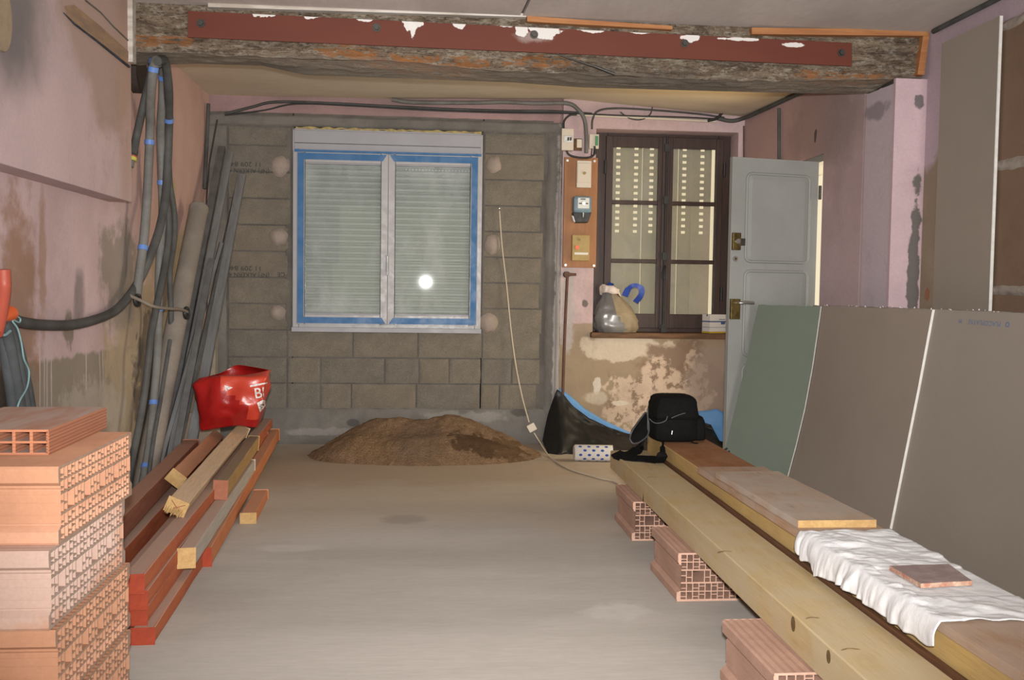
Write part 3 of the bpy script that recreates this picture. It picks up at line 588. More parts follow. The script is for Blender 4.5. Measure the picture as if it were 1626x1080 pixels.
for side, (x0, x1) in enumerate(((WL+.032, xm), (xm, WR-.032))):
    b = MB(); sa0, sa1 = (.058, .052) if side == 0 else (.052, .058)
    b.box(x0, D-.062, WB+.03, x0+sa0, D+.02, BXZ-.025); b.box(x1-sa1, D-.062, WB+.03, x1, D+.02, BXZ-.025); b.box(x0+sa0, D-.062, WB+.03, x1-sa1, D+.02, WB+.105); b.box(x0+sa0, D-.062, BXZ-.10, x1-sa1, D+.02, BXZ-.025)
    sash = b.build('sash', M['pvc'], w1, bevel=.004)
    b = MB(); z0, z1 = WB+.036, BXZ-.031; e = .048
    xo, xi = (x0+.005, x1-.012) if side == 0 else (x0+.012, x1-.005); y = D-.066
    xe = xo if side == 0 else xi; sg = 1 if side == 0 else -1
    b.add([(xe, y, z0), (xe+sg*e, y, z0+e), (xe+sg*e, y, z1-e), (xe, y, z1), (xe, y+.003, z0), (xe+sg*e, y+.003, z0+e), (xe+sg*e, y+.003, z1-e), (xe, y+.003, z1)], [(0, 1, 2, 3), (4, 7, 6, 5), (0, 4, 5, 1), (1, 5, 6, 2), (2, 6, 7, 3), (3, 7, 4, 0)])
    xc = xi if side == 0 else xo
    for za, zb in ((z0, z0+e), (z1-e, z1)):
        out, inn = (za, zb) if za == z0 else (zb, za)
        q = [(xe, y, out), (xc, y, out), (xc-sg*.03, y, inn), (xe+sg*e, y, inn)]; b.prism(q, (0, .003, 0))
    b.build('protective_film', M['film'], sash)
    gx0, gx1 = x0+sa0-.006, x1-sa1+.006
    b = MB(); b.box(gx0, D-.012, WB+.11, gx1, D-.006, BXZ-.105); b.build('pane', M['glass'], sash)
    b = MB(); frame(b, gx0-.004, gx1+.004, WB+.105, BXZ-.10, .008, D-.045, D-.015); b.build('gasket', M['shutter_box'], sash)
b = MB(); b.box(WL+.01, D-.049, BXZ-.022, WR-.01, D-.045, BXZ-.003); b.build('protective_film', M['film'], w1)
b = MB(); b.box(xm-.012, D-.072, WB+.41, xm+.012, D-.060, WB+.56); b.box(xm-.009, D-.10, WB+.44, xm+.009, D-.085, WB+.56); b.box(xm-.008, D-.09, WB+.535, xm+.008, D-.065, WB+.555); b.build('handle', M['pvc'], w1, bevel=.004)
sh = empty('roller_shutter', (xm, D+.11, WB)); sh.parent = w1; sh.matrix_basis = Matrix.Translation((xm-(WL+WR)/2, .11, 0))
for i in range(30):
    z = WB+.02+.0452*i; b = MB(); xs0, xs1 = WL+.03, WR-.03; Y = D+.11
    prof = [(.006, 0), (-.002, .006), (-.006, .02), (-.004, .034), (.003, .0405), (.006, .0405)]
    b.grid(lambda u, v: Vector((lerp(xs0, xs1, u), Y+prof[int(round(v*5))][0], z+prof[int(round(v*5))][1])), 1, 5); b.box(xs0, Y+.006, z-.002, xs1, Y+.009, z+.043)
    b.build('slat', M['slat'], sh)
for z, xa, xb in ((WB+.02+.0452*26+.0415, -.16, .33), (WB+.02+.0452*28+.0415, -.17, -.02)):
    b = MB(); n = 20 if xb > .1 else 7
    for j in range(n): x = lerp(xa, xb, j/(n-1)); b.box(x-.006, D+.1015, z-.002, x+.006, D+.1035, z+.006)
    b.build('painted_slot_light', M['white'], sh)  # white chips on the slats, daylight through slots put into the colour
# ---- old brown casement (window_2)
w2 = empty('window_2', (1.9, WY, NZ0), 'structure')
wx0, wx1, wz0, wz1 = 1.40, 2.405, .905, 2.49
b = MB(); frame(b, wx0-.06, wx1+.05, wz0-.02, wz1+.02, .10, WY, WY+.07, tb=.06); b.build('frame', M['brown_wood'], w2, bevel=.004)
wm = 1.915
for (x0, x1) in ((wx0+.028, wm-.004), (wm+.004, wx1-.02)):
    b = MB(); st = .055
    b.box(x0, WY-.035, wz0+.02, x0+st, WY+.012, wz1-.03); b.box(x1-st, WY-.035, wz0+.02, x1, WY+.012, wz1-.03)
    b.box(x0+st, WY-.033, wz0+.02, x1-st, WY+.012, wz0+.135); b.box(x0+st, WY-.033, wz1-.115, x1-st, WY+.012, wz1-.03)
    sash = b.build('sash', M['brown_wood'], w2, bevel=.004)
    zz = [wz0+.135, wz0+.56, wz0+1.03, wz1-.115]
    for i in range(3):
        b = MB(); b.box(x0+st-.003, WY-.012, zz[i], x1-st+.003, WY-.008, zz[i+1]); b.build('pane', M['glass_old'], sash)
        if i: b = MB(); b.box(x0+st, WY-.03, zz[i]-.016, x1-st, WY+.01, zz[i]+.016); b.build('muntin', M['brown_wood'], sash, bevel=.004)
b = MB(); b.box(wm-.03, WY-.052, wz0+.01, wm+.03, WY-.03, wz1-.03); b.build('cover_strip', M['brown_wood'], w2, bevel=.006)
b = MB(); b.cyl((wm, WY-.062, wz0), (wm, WY-.062, wz1-.03), .009, 10)
for z in (wz0+.02, wz0+.45, wz0+.6, wz1-.12, wz0+1.05): b.box(wm-.022, WY-.075, z-.03, wm+.022, WY-.05, z+.03)
b.tube([(wm, WY-.07, wz0+.52), (wm-.01, WY-.1, wz0+.49), (wm-.012, WY-.105, wz0+.42)], [.011, .012, .010], 10)
b.build('espagnolette', M['black'], w2)
for hx in (wx0+.02, wx1-.012):
    for z in (wz0+.25, wz0+1.25): b = MB(); b.cyl((hx, WY-.045, z), (hx, WY-.045, z+.11), .011, 10); b.build('hinge', M['black'], w2)
b = MB(); b.box(NX0-.02, D-.075, NZ0-.045, NX1+.01, WY+.02, NZ0); b.build('sill', M['sill_wood'], w2, bevel=.012)
shu = empty('shutter', (1.9, 8.0, NZ0)); shu.parent = w2; shu.matrix_basis = Matrix.Translation((0, 8.0-WY, 0))
def leaf(x0, x1, holes, yoff):
    b = MB(); hw, hh, ny, pitch = .017, .022, 14, .0525; zt_ = onY(1000, 233, 7.98).z
    rows = [(zt_-pitch*i-hh, zt_-pitch*i) for i in range(ny)]
    xs = [x0]; 
    for h in holes: xs += [h-hw, h+hw]
    xs.append(x1); zz = [.80]
    for a, c in reversed(rows): zz += [a, c]
    zz.append(2.62); y = 7.98+yoff
    for i in range(len(xs)-1):
        for j in range(len(zz)-1):
            if i % 2 == 1 and j % 2 == 1: continue
            b.box(xs[i], y, zz[j], xs[i+1], y+.003, zz[j+1])
    b.box(x0, y-.012, .80, x0+.006, y, 2.62); b.build('leaf_panel', M['persienne'], shu)
hx_ = [onY(x, 300, 7.98).x for x in (981, 1010, 1034, 1086, 1115)]
for a in ((1.36, hx_[0]+.05, [hx_[0]], 0), (hx_[0]+.052, hx_[1]+.05, [hx_[1]], .012), (hx_[1]+.052, hx_[2]+.06, [hx_[2]], 0), (hx_[2]+.062, hx_[3]-.05, [], .012), (hx_[3]-.048, hx_[3]+.07, [hx_[3]], 0), (hx_[3]+.072, hx_[4]+.078, [hx_[4]], .012)): leaf(*a)
# ---- door
door = empty('door_1', (2.552, 6.205, 0), 'structure')
he, fe = Vector((2.548, 6.205, 0)), Vector((1.93, 6.075, 0)); ux = (fe-he).normalized(); nrm = Vector((ux.y, -ux.x, 0)); nrm = nrm if nrm.y < 0 else -nrm
DW = (fe-he).length; DM = Matrix(((ux.x, nrm.x, 0, he.x), (ux.y, nrm.y, 0, he.y), (0, 0, 1, .015), (0, 0, 0, 1)))   # local: x from hinge to free edge, y towards camera, z up
def dbox(u0, z0, u1, z1, y0, y1, name, mat, par=None, bevel=.002):
    b = MB(); b.box(u0, y0, z0, u1, y1, z1, mat=DM); return b.build(name, M[mat], par or door, bevel=bevel)
DH = 2.065
lf = dbox(0, 0, DW, DH, -.036, 0, 'leaf', 'door_grey')
def rrect(u0, z0, u1, z1, r, y):
    pts = []
    for cx, cz, a0 in ((u1-r, z1-r, 0), (u0+r, z1-r, 90), (u0+r, z0+r, 180), (u1-r, z0+r, 270)):
        for k in range(5): t = math.radians(a0+22.5*k); pts.append(DM @ Vector((cx+r*math.cos(t), y, cz+r*math.sin(t))))
    return pts
for z0, z1 in ((1.405, 1.965), (.80, 1.345), (.12, .74)):
    p = rrect(.068, z0, DW-.105, z1, .035, .004); b = MB(); b.tube(p+[p[0], p[1]], .009, 8); b.build('panel_moulding', M['door_grey'], lf)
    q = rrect(.068, z0, DW-.105, z1, .035, 0); q2 = rrect(.105, z0+.037, DW-.142, z1-.037, .012, .007); b = MB(); n = len(q)
    b.add(q+q2, [(i, (i+1) % n, n+(i+1) % n, n+i) for i in range(n)]+[tuple(range(n, 2*n))]); b.build('panel', M['door_grey'], lf)
rl = dbox(DW-.062, 1.475, DW-.005, 1.585, 0, .022, 'rim_lock', 'brass', lf, .003)
dbox(DW-.095, 1.505, DW-.062, 1.55, 0, .018, 'keeper', 'dark_metal', lf)
b = MB(); b.cyl(DM @ Vector((DW-.035, .02, 1.53)), DM @ Vector((DW-.035, .034, 1.53)), .016, 16); b.build('knob', M['steel'], lf)
b = MB(); b.cyl(DM @ Vector((DW-.035, 0, 1.42)), DM @ Vector((DW-.035, .006, 1.42)), .018, 18); b.build('key_plate', M['steel'], lf)
b = MB(); b.cyl(DM @ Vector((DW-.035, .006, 1.42)), DM @ Vector((DW-.035, .009, 1.42)), .008, 12); b.build('key_cylinder', M['brass'], lf)
dbox(DW-.068, 1.035, DW-.002, 1.165, 0, .024, 'mortice_lock', 'brass', lf, .003)
b = MB(); q = [(DW-.04, .024, 1.14), (DW-.04, .05, 1.14), (DW-.05, .06, 1.14), (DW-.09, .06, 1.143), (DW-.145, .052, 1.14)]; b.tube([DM @ Vector(v) for v in smooth(q, 5)], [.009]*11+[.011]*10, 10); b.build('handle', M['steel'], lf)
for z in (1.82, .25): b = MB(); b.cyl(DM @ Vector((-.012, .004, z)), DM @ Vector((-.012, .004, z+.09)), .011, 10); b.build('hinge', M['dark_metal'], door)
b = MB()
for y0, y1, z0, z1 in ((DY0, DY0+.012, 0, DZ), (DY1-.03, DY1, 0, DZ), (DY0, DY1, DZ-.045, DZ)): b.box(rx(y0)+.012, y0, z0, rx(y0)+(.31 if z0 > 1 else .11), y1, z1)
b.build('frame', M['door_grey'], door)
# ---- trims: slim conduits along walls
def trim(n, pts, r, mat, nn=8): b = MB(); b.tube(pts, r, nn); return struct(b.build('trim_%d' % n, M[mat]))
trim(2, [onY(x, y, D-.03) for x, y in ((912, 182), (1000, 186), (1080, 190), (1136, 193))], .011, 'cream')
trim(3, smooth([onY(1136, 187, D-.035), onY(1160, 192, D-.05), Vector((2.46, D-.09, 2.585)), Vector((2.50, 7.2, 2.59)), Vector((2.53, 6.6, 2.59)), Vector((2.555, 6.1, 2.585))], 6), .016, 'cable')
q = onX(1237, 172, 2.51); trim(4, [q, onX(1237, 262, 2.51)], .013, 'cable'); 
trim(5, [onX(1181, 200, 2.49), onX(1181, 270, 2.49)], .006, 'rust')
trim(6, [onX(331, 165, -1.62), onX(325, 300, -1.62)], .014, 'cable')
trim(7, [onY(345, 190, 7.58), onY(332, 262, 7.55), onY(327, 330, 7.5)], .006, 'black')
trim(8, [onY(891, 240, D-.035), onY(885, 430, D-.035), onY(881, 640, D-.035)], .007, 'render')
trim(9, [Vector((2.76, 5.2, 2.665)), Vector((2.76, 4.0, 2.665)), Vector((2.76, 2.5, 2.665))], .014, 'cable')

# ================================================================== THINGS
# ---- hollow clay floor blocks
BW, BH = .585, .192
def cells():
    out = []; rows = [(.008, .037, 'a'), (.041, .070, 'b'), (.076, .121, 'M'), (.127, .154, 'b'), (.158, .185, 'a')]
    for z0, z1, k in rows:
        x = .012; i = 0
        while x < BW-.03:
            if k == 'M':
                big = i % 4 in (2,); wd = .046 if big else .020
                if x+wd > BW-.01: wd = BW-.012-x
                if big: out.append((x, z0, x+wd, z1))
                elif i % 2: out += [(x, z0, x+wd, z0+.017), (x, z0+.0205, x+wd, z1)]
                else: out += [(x, z0, x+wd, z0+.024), (x, z0+.0275, x+wd, z1)]
            else:
                wd = .0215; zsp = (z0+z1)/2+(.004 if i % 2 else -.004)
                if x+wd > BW-.01: wd = BW-.012-x
                out.append((x, z0, x+wd, z1)) if i % 3 == 1 else out.extend([(x, z0, x+wd, zsp-.0016), (x, zsp+.0016, x+wd, z1)])
            x += wd+.0035; i += 1
    return out
def side(z): return pl([(0, 0), (.006, -.004), (.032, -.004), (.046, .013), (.058, .016), (.060, .013), (.128, .013), (.130, .017), (.142, .013), (.152, 0), (.186, -.002), (.192, .003)], z)
def clay_block(L):
    """local frame: u along the perforated face, y = depth of the extrusion (face at y=0), z up"""
    zs_ = [0, .006, .032, .046, .058, .060, .094, .128, .130, .142, .152, .186, .192]
    body = MB()
    for z0, z1 in zip(zs_, zs_[1:]):
        for x0a, x0b, sgn in ((side(z0), side(z1), 1), (BW-side(z0), BW-side(z1), -1)):
            q = [(x0a, 0, z0), (x0a, L, z0), (x0b, L, z1), (x0b, 0, z1)]; body.add(q, [(0, 1, 2, 3) if sgn < 0 else (3, 2, 1, 0)])
        body.add([(side(z0), L, z0), (BW-side(z0), L, z0), (BW-side(z1), L, z1), (side(z1), L, z1)], [(3, 2, 1, 0)])
    # ribbed top and bottom
    n = 46; xs = [lerp(.003, BW-.003, i/n) for i in range(n+1)]
    for zf, d in ((BH, 1), (0, 0)):
        vs = []; 
        for i, x in enumerate(xs): vs += [(x, 0, zf-(.0022 if (i % 2 and d) else 0)), (x, L, zf-(.0022 if (i % 2 and d) else 0))]
        body.add(vs, [(2*i, 2*i+2, 2*i+3, 2*i+1) for i in range(n)])
    # perforated face: webs between the cells, inner walls of every cell
    face = MB(); cs = cells(); dp = L*.96
    gx = sorted({round(v, 5) for c in cs for v in (c[0], c[2])}); 
    bands = sorted({round(v, 5) for c in cs for v in (c[1], c[3])})
    zz = [0]+bands+[BH]
    for z0, z1 in zip(zz, zz[1:]):
        if z1-z0 < 1e-6: continue
        zm = (z0+z1)/2; hit = sorted([(c[0], c[2]) for c in cs if c[1] < zm < c[3]])
        x = side(zm) if 0 < zm < BH else 0
        for a, c in hit+[(BW-side(zm), None)]:
            if a-x > 1e-6: face.add([(x, 0, z0), (a, 0, z0), (a, 0, z1), (x, 0, z1)], [(0, 1, 2, 3)], 1)
            if c is not None: x = c
    for x0, z0, x1, z1 in cs:
        face.add([(x0, 0, z0), (x1, 0, z0), (x1, 0, z1), (x0, 0, z1), (x0, dp, z0), (x1, dp, z0), (x1, dp, z1), (x0, dp, z1)], [(0, 4, 5, 1), (1, 5, 6, 2), (2, 6, 7, 3), (3, 7, 4, 0), (4, 7, 6, 5)])
    return body, face
_bodies = {}
def place_block(L, org, yaw, mat, label, group, wob=0):
    M4 = Matrix.Translation(org) @ Matrix.Rotation(yaw, 4, 'Z')
    e = empty('clay_block', org, mat4=M4); tag(e, label, 'brick', group)
    if L not in _bodies:
        bb, ff = clay_block(L)
        b1 = kid(bb, 'ribbed_body', M[mat], e); f1 = kid(ff, 'perforated_face', [M[mat], M['web_'+mat]], e); _bodies[L] = (b1, f1)
    else:
        b1, f1 = (o.copy() for o in _bodies[L])
        for o in (b1, f1):
            COL.objects.link(o); o.parent = e; o.matrix_basis = Matrix.Identity(4)
            
            for sl_ in range(len(o.material_slots)): o.material_slots[sl_].link = 'OBJECT'; o.material_slots[sl_].material = M[mat] if sl_ == 0 else M['web_'+mat]
    return e
for (y, xo, z, mat, lab) in ((2.345, -.862, 0, 'terracotta', 'terracotta hollow block, bottom of the stack by the left edge, jutting furthest right'),
                             (2.375, -.872, .192, 'terracotta', 'terracotta hollow block, second from the floor in the stack by the left edge'),
                             (2.375, -.886, .384, 'terracotta_pale', 'whitish chalky hollow block, second from the top in the stack by the left edge'),
                             (2.43, -.882, .576, 'terracotta', 'clean orange hollow block, top of the stack, carrying the flat brick')):
    place_block(.46, Vector((xo, y, z)), PI/2, mat, lab, 'clay blocks stacked at the left edge')
for (x, y, yw, lab) in ((1.018, 4.63, .0, 'dusty hollow clay block farthest back under the yellow beams'), (.998, 3.70, .01, 'dusty hollow clay block in the middle under the yellow beams'), (.945, 2.50, .02, 'dusty hollow clay block nearest the camera under the yellow beams')):
    place_block(.431, Vector((x, y, 0)), yw, 'terracotta_floor', lab, 'clay blocks carrying the yellow beams')
# flat plasterer's brick lying on the stack
fb = empty('flat_brick', (-.968, 2.60, .768), mat4=Matrix.Translation((-.968, 2.60, .768)) @ Matrix.Rotation(.02, 4, 'Z'))
tag(fb, 'flat ribbed terracotta brick with two rows of oblong holes lying on the block stack', 'brick')
b = MB(); Wf, Hf, Lf = .30, .066, .49; nc = 7; cw = (Wf-.006*(nc+1))/nc; f2 = MB()
b.box(-Wf, .0, 0, 0, Lf, .006); b.box(-Wf, 0, Hf-.006, 0, Lf, Hf)
nr = 8
for i in range(nr):
    z0, z1 = .004+.058*i/nr, .004+.058*(i+1)/nr
    b.box(-.006, 0, z0+.0008, .0012, Lf, z1-.0014); b.box(-Wf-.0012, 0, z0+.0008, -Wf+.006, Lf, z1-.0014); b.box(-.006, 0, z0, -.0005, Lf, z1)
f2.box(-Wf, .001, Hf/2-.003, 0, Lf, Hf/2+.003)
for i in range(1, nc): x = -Wf+i*Wf/nc; f2.box(x-.004, .0005, .004, x+.004, Lf, Hf-.004)
kid(b, 'ribbed_shell', M['flat_brick'], fb); kid(f2, 'inner_web', M['flat_brick'], fb)

# ---- timbers
def timber(name, near, far, w_, h, mat, label, endmat='endgrain', roll=0, group='timbers piled by the left wall', bot=True, rough_end=0, bevel=.005, cat='timber', skew=0):
    near, far = Vector(near), Vector(far); d = (far-near); L = d.length; d.normalize()
    sx = d.cross(Vector((0, 0, 1))).normalized(); uz = sx.cross(d)
    c, s_ = math.cos(roll), math.sin(roll); ax, az = sx*c+uz*s_, uz*c-sx*s_
    M4 = Matrix(((ax.x, d.x, az.x, near.x), (ax.y, d.y, az.y, near.y), (ax.z, d.z, az.z, near.z), (0, 0, 0, 1)))
    z0 = 0 if bot else -h/2; b = MB()
    n = 14; k = 0
    ring = [(-w_/2, z0), (w_/2, z0), (w_/2, z0+h), (-w_/2, z0+h)]
    vs = []; rnd = random.Random(label)
    for i in range(n+1):
        y = L*i/n
        for x, z in ring: vs.append(Vector((x+rnd.uniform(-1, 1)*.0012, y+(skew*x if i == 0 else 0), z+rnd.uniform(-1, 1)*.0008)))
    b.add(vs, [(4*i+k, 4*i+(k+1) % 4, 4*i+4+(k+1) % 4, 4*i+4+k) for i in range(n) for k in range(4)])
    b.add(vs[:4], [(3, 2, 1, 0)], 1); b.add(vs[-4:], [(0, 1, 2, 3)], 0 if cat == 'plank' else 1)
    o = b.build(name, [M[mat], M[endmat]], mat4=M4, bevel=bevel); tag(o, label, cat, group)
    return o, M4, L
R_ = lambda t: -.902-.05*t
def along(x, y, z, L, sl=-.05): return (x, y, z), (x+sl*L, y+L, z)
G0 = 'timbers piled by the left wall'
def T(x, y, z, L, w_, h, mat, label, sl=-.05, z2=None, **k):
    a, c = along(x, y, z, L, sl)
    if z2 is not None: c = (c[0], c[1], z2)
    return timber('timber', a, c, w_, h, mat, label, **k)
T(-.937, 3.32, 0, 3.2, .072, .056, 'red_timber', 'dusty red square timber lowest on the floor, its near end sticking out furthest', endmat='red_end')
T(-.968, 3.352, .0585, 3.6, .068, .058, 'red_timber', 'red timber lowest of the three flush ends beside the clay stack', endmat='red_end')
T(-.963, 3.335, .1195, 3.7, .068, .057, 'red_timber', 'red timber in the middle of the three flush ends beside the clay stack', endmat='red_end')
T(-.967, 3.315, .1795, 4.0, .067, .060, 'red_timber', 'red timber topmost of the three flush ends, grey dust on its upper side', endmat='red_end', sl=-.047)
T(-.942, 4.25, .001, 3.0, .058, .080, 'orange_timber', 'long orange timber along the outer right edge of the pile', endmat='red_end', sl=-.0505, z2=.088)
timber('timber', (-.924, 3.87, .108), (-1.028, 5.83, .117), .060, .072, 'grey_timber', 'dust-whitened timber with a cut yellow near end, lying over the orange edge', skew=.1)
timber('timber', (-.975, 4.74, .192), (-1.058, 6.13, .200), .060, .085, 'ochre_timber', 'short ochre timber with dark dusty top and brown end, highest on the right side', roll=-.06, endmat='brown_timber')
a = onY(280.2, 805, 4.15); c = onY(384, 684, 6.25); timber('timber', a, c, .080, .056, 'tan_timber', 'pale raw pine timber with a splintered broken near end', roll=-.42, bot=False)
q = Vector((a.x, a.y, a.z)); b = MB()
# splintered end of the pine timber: jagged fibres and two saw strokes
dd = (c-a).normalized(); sxx = dd.cross(Vector((0, 0, 1))).normalized(); uzz = sxx.cross(dd); rr = random.Random(4)
axx = sxx*math.cos(-.42)+uzz*math.sin(-.42); azz = uzz*math.cos(-.42)-sxx*math.sin(-.42)
for i in range(26):
    u = rr.uniform(-.037, .030); v = rr.uniform(-.026, .0); ln = rr.uniform(.01, .05)*(1-.6*(v+.026)/.03); p = a+axx*u+azz*v
    b.add([p-axx*.006-azz*.004, p+axx*.006-azz*.004, p+axx*.005+azz*.005, p-axx*.005+azz*.005, p-dd*ln-azz*.012], [(0, 1, 4), (1, 2, 4), (2, 3, 4), (3, 0, 4)])
pine = [o for o in COL.objects if o.get('label', '').startswith('pale raw pine')][0]
b.build('splintered_end', M['endgrain'], pine, origin=a)
b = MB()
for u0, u1 in ((-.03, .03), (.03, -.025)): b.tube([a+axx*u0+azz*.02-dd*.002, a+axx*u1-azz*.02-dd*.002], .002, 6)
b.build('saw_marks', M['brown_timber'], pine, origin=a)
a = onY(279, 760, 4.8); c = onY(344, 693, 6.2); timber('timber', a, c, .074, .058, 'orange_timber', 'salmon-red timber with a cut tan near end, tilted on its edge', roll=-.68, bot=False)
T(-1.215, 3.42, .165, 2.5, .085, .095, 'brown_timber', 'dark red dusty timber running behind the clay stack, left side of the pile', endmat='red_end', sl=-.068, z2=.20)
T(-1.10, 3.66, .06, 2.8, .07, .06, 'red_timber', 'low red timber in the dark gap between the two halves of the pile', endmat='red_end', sl=-.06)
T(-1.20, 3.40, .0, 3.2, .08, .0585, 'red_timber', 'red timber flat on the floor under the dark red one', endmat='red_end', sl=-.06)
T(-1.19, 3.42, .0595, 3.0, .08, .10, 'red_timber', 'squared red timber directly carrying the dark red one', endmat='red_end', sl=-.065)
timber('timber', (-.893, 5.03, 0), (-.925, 5.62, 0), .074, .053, 'orange_timber', 'short offcut lying alone on the floor right of the pile', bevel=.004)
# grey board leaning in the back left corner
b = MB(); p = [onY(x, y, Y) for x, y, Y in ((283, 735, 6.55), (330, 668, 6.9), (346, 650, 6.9), (330, 735, 6.6))]
p = [Vector((-1.60, 6.25, .12)), Vector((-1.34, 6.55, .12)), Vector((-1.42, 6.8, .40)), Vector((-1.60, 6.6, .36))]
b.prism(p, (.012, -.012, 0)); o = b.build('board', surf('grey_board', (.30, .255, .21), (.25, .2, .16), 5, .85, .2, 50), bevel=.002, origin=p[0]); tag(o, 'grey dusty board propped between the steel studs and the red bag', 'board')

# ---- red plastic bag on the timbers
def img(px, py, Y): return onY(px, py, Y)
bag = empty('plastic_bag', (-1.17, 6.15, .33)); tag(bag, 'crumpled red plastic bag with white lettering standing open on the timbers', 'bag')
bot = [(318, 684, 6.0), (348, 680, 5.97), (378, 676, 5.95), (407, 679, 5.95), (418, 656, 6.2), (390, 655, 6.38), (345, 655, 6.38), (322, 662, 6.22)]
mid = [(312, 650, 5.97), (345, 645, 5.88), (380, 643, 5.85), (415, 640, 5.9), (423, 622, 6.2), (390, 618, 6.42), (345, 620, 6.42), (314, 632, 6.22)]
upp = [(309, 610, 5.98), (342, 598, 5.92), (385, 598, 5.93), (424, 600, 5.95), (427, 590, 6.2), (390, 590, 6.42), (345, 596, 6.42), (312, 606, 6.22)]
top = [(318, 600, 6.0), (341, 596.5, 5.97), (388, 596, 6.0), (427, 588, 6.05), (426.5, 587, 6.2), (376, 579, 6.42), (352, 592, 6.40), (325, 599, 6.22)]
rings = []
for a, c, n in ((bot, mid, 6), (mid, upp, 6), (upp, top, 3)):
    for i in range(n): rings.append([img(*p).lerp(img(*q), i/n) for p, q in zip(a, c)])
rings.append([img(*p) for p in top])
def closed(r, k=5):
    n = len(r); out = []
    for i in range(n):
        for j in range(k):
            t = j/k; a, b_, c, d = r[(i-1) % n], r[i], r[(i+1) % n], r[(i+2) % n]
            lin = b_.lerp(c, t); cr = .5*((2*b_)+(c-a)*t+(2*a-5*b_+4*c-d)*t*t+(3*b_-a-3*c+d)*t**3); out.append(lin.lerp(cr, .55))
    return out
rings = [closed(r) for r in rings]; n = len(rings[0]); b = MB(); vs = []
for i, r in enumerate(rings):
    for j, p in enumerate(r):
        cdir = Vector((p.x+1.17, p.y-6.15, 0)).normalized(); k = math.sin(PI*i/(len(rings)-1))
        vs.append(p+cdir*(.020*fnz(p.x*2, p.y*2, p.z*2, 3.5)+.030*abs(nz(p.x, p.z*1.3, p.y, 7))-.010+.012*abs(nz(p.x, p.z*1.3, p.y, 17)))*(.3+k))
fs = [(i*n+j, i*n+(j+1) % n, (i+1)*n+(j+1) % n, (i+1)*n+j) for i in range(len(rings)-1) for j in range(n)]
mi = []
for i in range(len(rings)-1):
    for j in range(n): mi.append(1 if (6 <= j < 20 and i > 3+(14-j)*.7 and i >= 5) or (12 <= j < 16 and i >= 2) else 0)
b.v = vs; b.f = [list(f) for f in fs]; b.m = mi; b.sm = [False]*len(fs)
b.add([vs[j] for j in range(n)], [tuple(range(n))]); b.sm = [True]*len(b.f)
b.build('bag_skin', [M['bagred'], M['bagorange']], bag, origin=(-1.17, 6.15, .33), thick=.003, subsurf=1)
b = MB(); b.grid(lambda u, v: img(lerp(340, 415, u), lerp(597, 592, v), lerp(6.05, 6.36, v))-Vector((0, 0, .04+.02*nz(u*5, v*4, 0))), 10, 8); b.build('dark_contents', M['nylon'], bag, origin=(-1.17, 6.15, .33))
from mathutils.bvhtree import BVHTree
_bs = [o for o in bag.children if o.name.startswith('bag_skin')][0]; _bo = Vector((-1.17, 6.15, .33))
_bv = BVHTree.FromPolygons([v.co+_bo for v in _bs.data.vertices], [tuple(p.vertices) for p in _bs.data.polygons])
def hug(o):
    mw = o.parent.matrix_basis @ o.matrix_basis; inv = mw.inverted(); me = o.data
    bm = bmesh.new(); bm.from_mesh(me); bmesh.ops.triangulate(bm, faces=bm.faces)
    for _ in range(4):
        bmesh.ops.subdivide_edges(bm, edges=[e_ for e_ in bm.edges if e_.calc_length() > .009], cuts=1); bmesh.ops.triangulate(bm, faces=bm.faces)
    bm.to_mesh(me); bm.free()
    for v in me.vertices:
        p = mw @ v.co; d = (p-CP).normalized(); h = _bv.ray_cast(CP, d)
        if h[0] is not None: v.co = inv @ (h[0]-d*.014)
    return o
def decal(poly, Y, name, mat, par, org, th=.002, off=0):
    b = MB(); b.prism([onY(x, y, Y)+Vector((0, off, 0)) for x, y in poly], (0, th, 0)); return b.build(name, M[mat], par, origin=org)
hug(decal([(356, 612), (370, 615.5), (359, 621)], 5.875, 'white_triangle', 'white', bag, (-1.17, 6.15, .33)))
def slope_face(px0, px1):  # right-hand part of the front
    return 5.90
hug(decal([(397, 612), (424, 607), (424, 609.5), (397, 615)], 5.878, 'white_bar', 'white', bag, (-1.17, 6.15, .33)))
t0 = onY(404.5, 633, 5.868); TM = Matrix(((CR.x, 0, 0, t0.x), (0, 0, -1, t0.y), (0, 1, 0, t0.z), (0, 0, 0, 1))) @ Matrix.Rotation(.14, 4, 'Z')
hug(text('lettering', 'BI', .088, TM, M['white'], bag, bold=.0008, sx=.95))
hug(decal([(408, 640), (421, 633), (421, 645), (413, 655)], 5.868, 'white_panel', 'white', bag, (-1.17, 6.15, .33)))
hug(decal([(412, 645), (418, 640), (419, 645), (413, 651)], 5.865, 'print', 'ink', bag, (-1.17, 6.15, .33)))

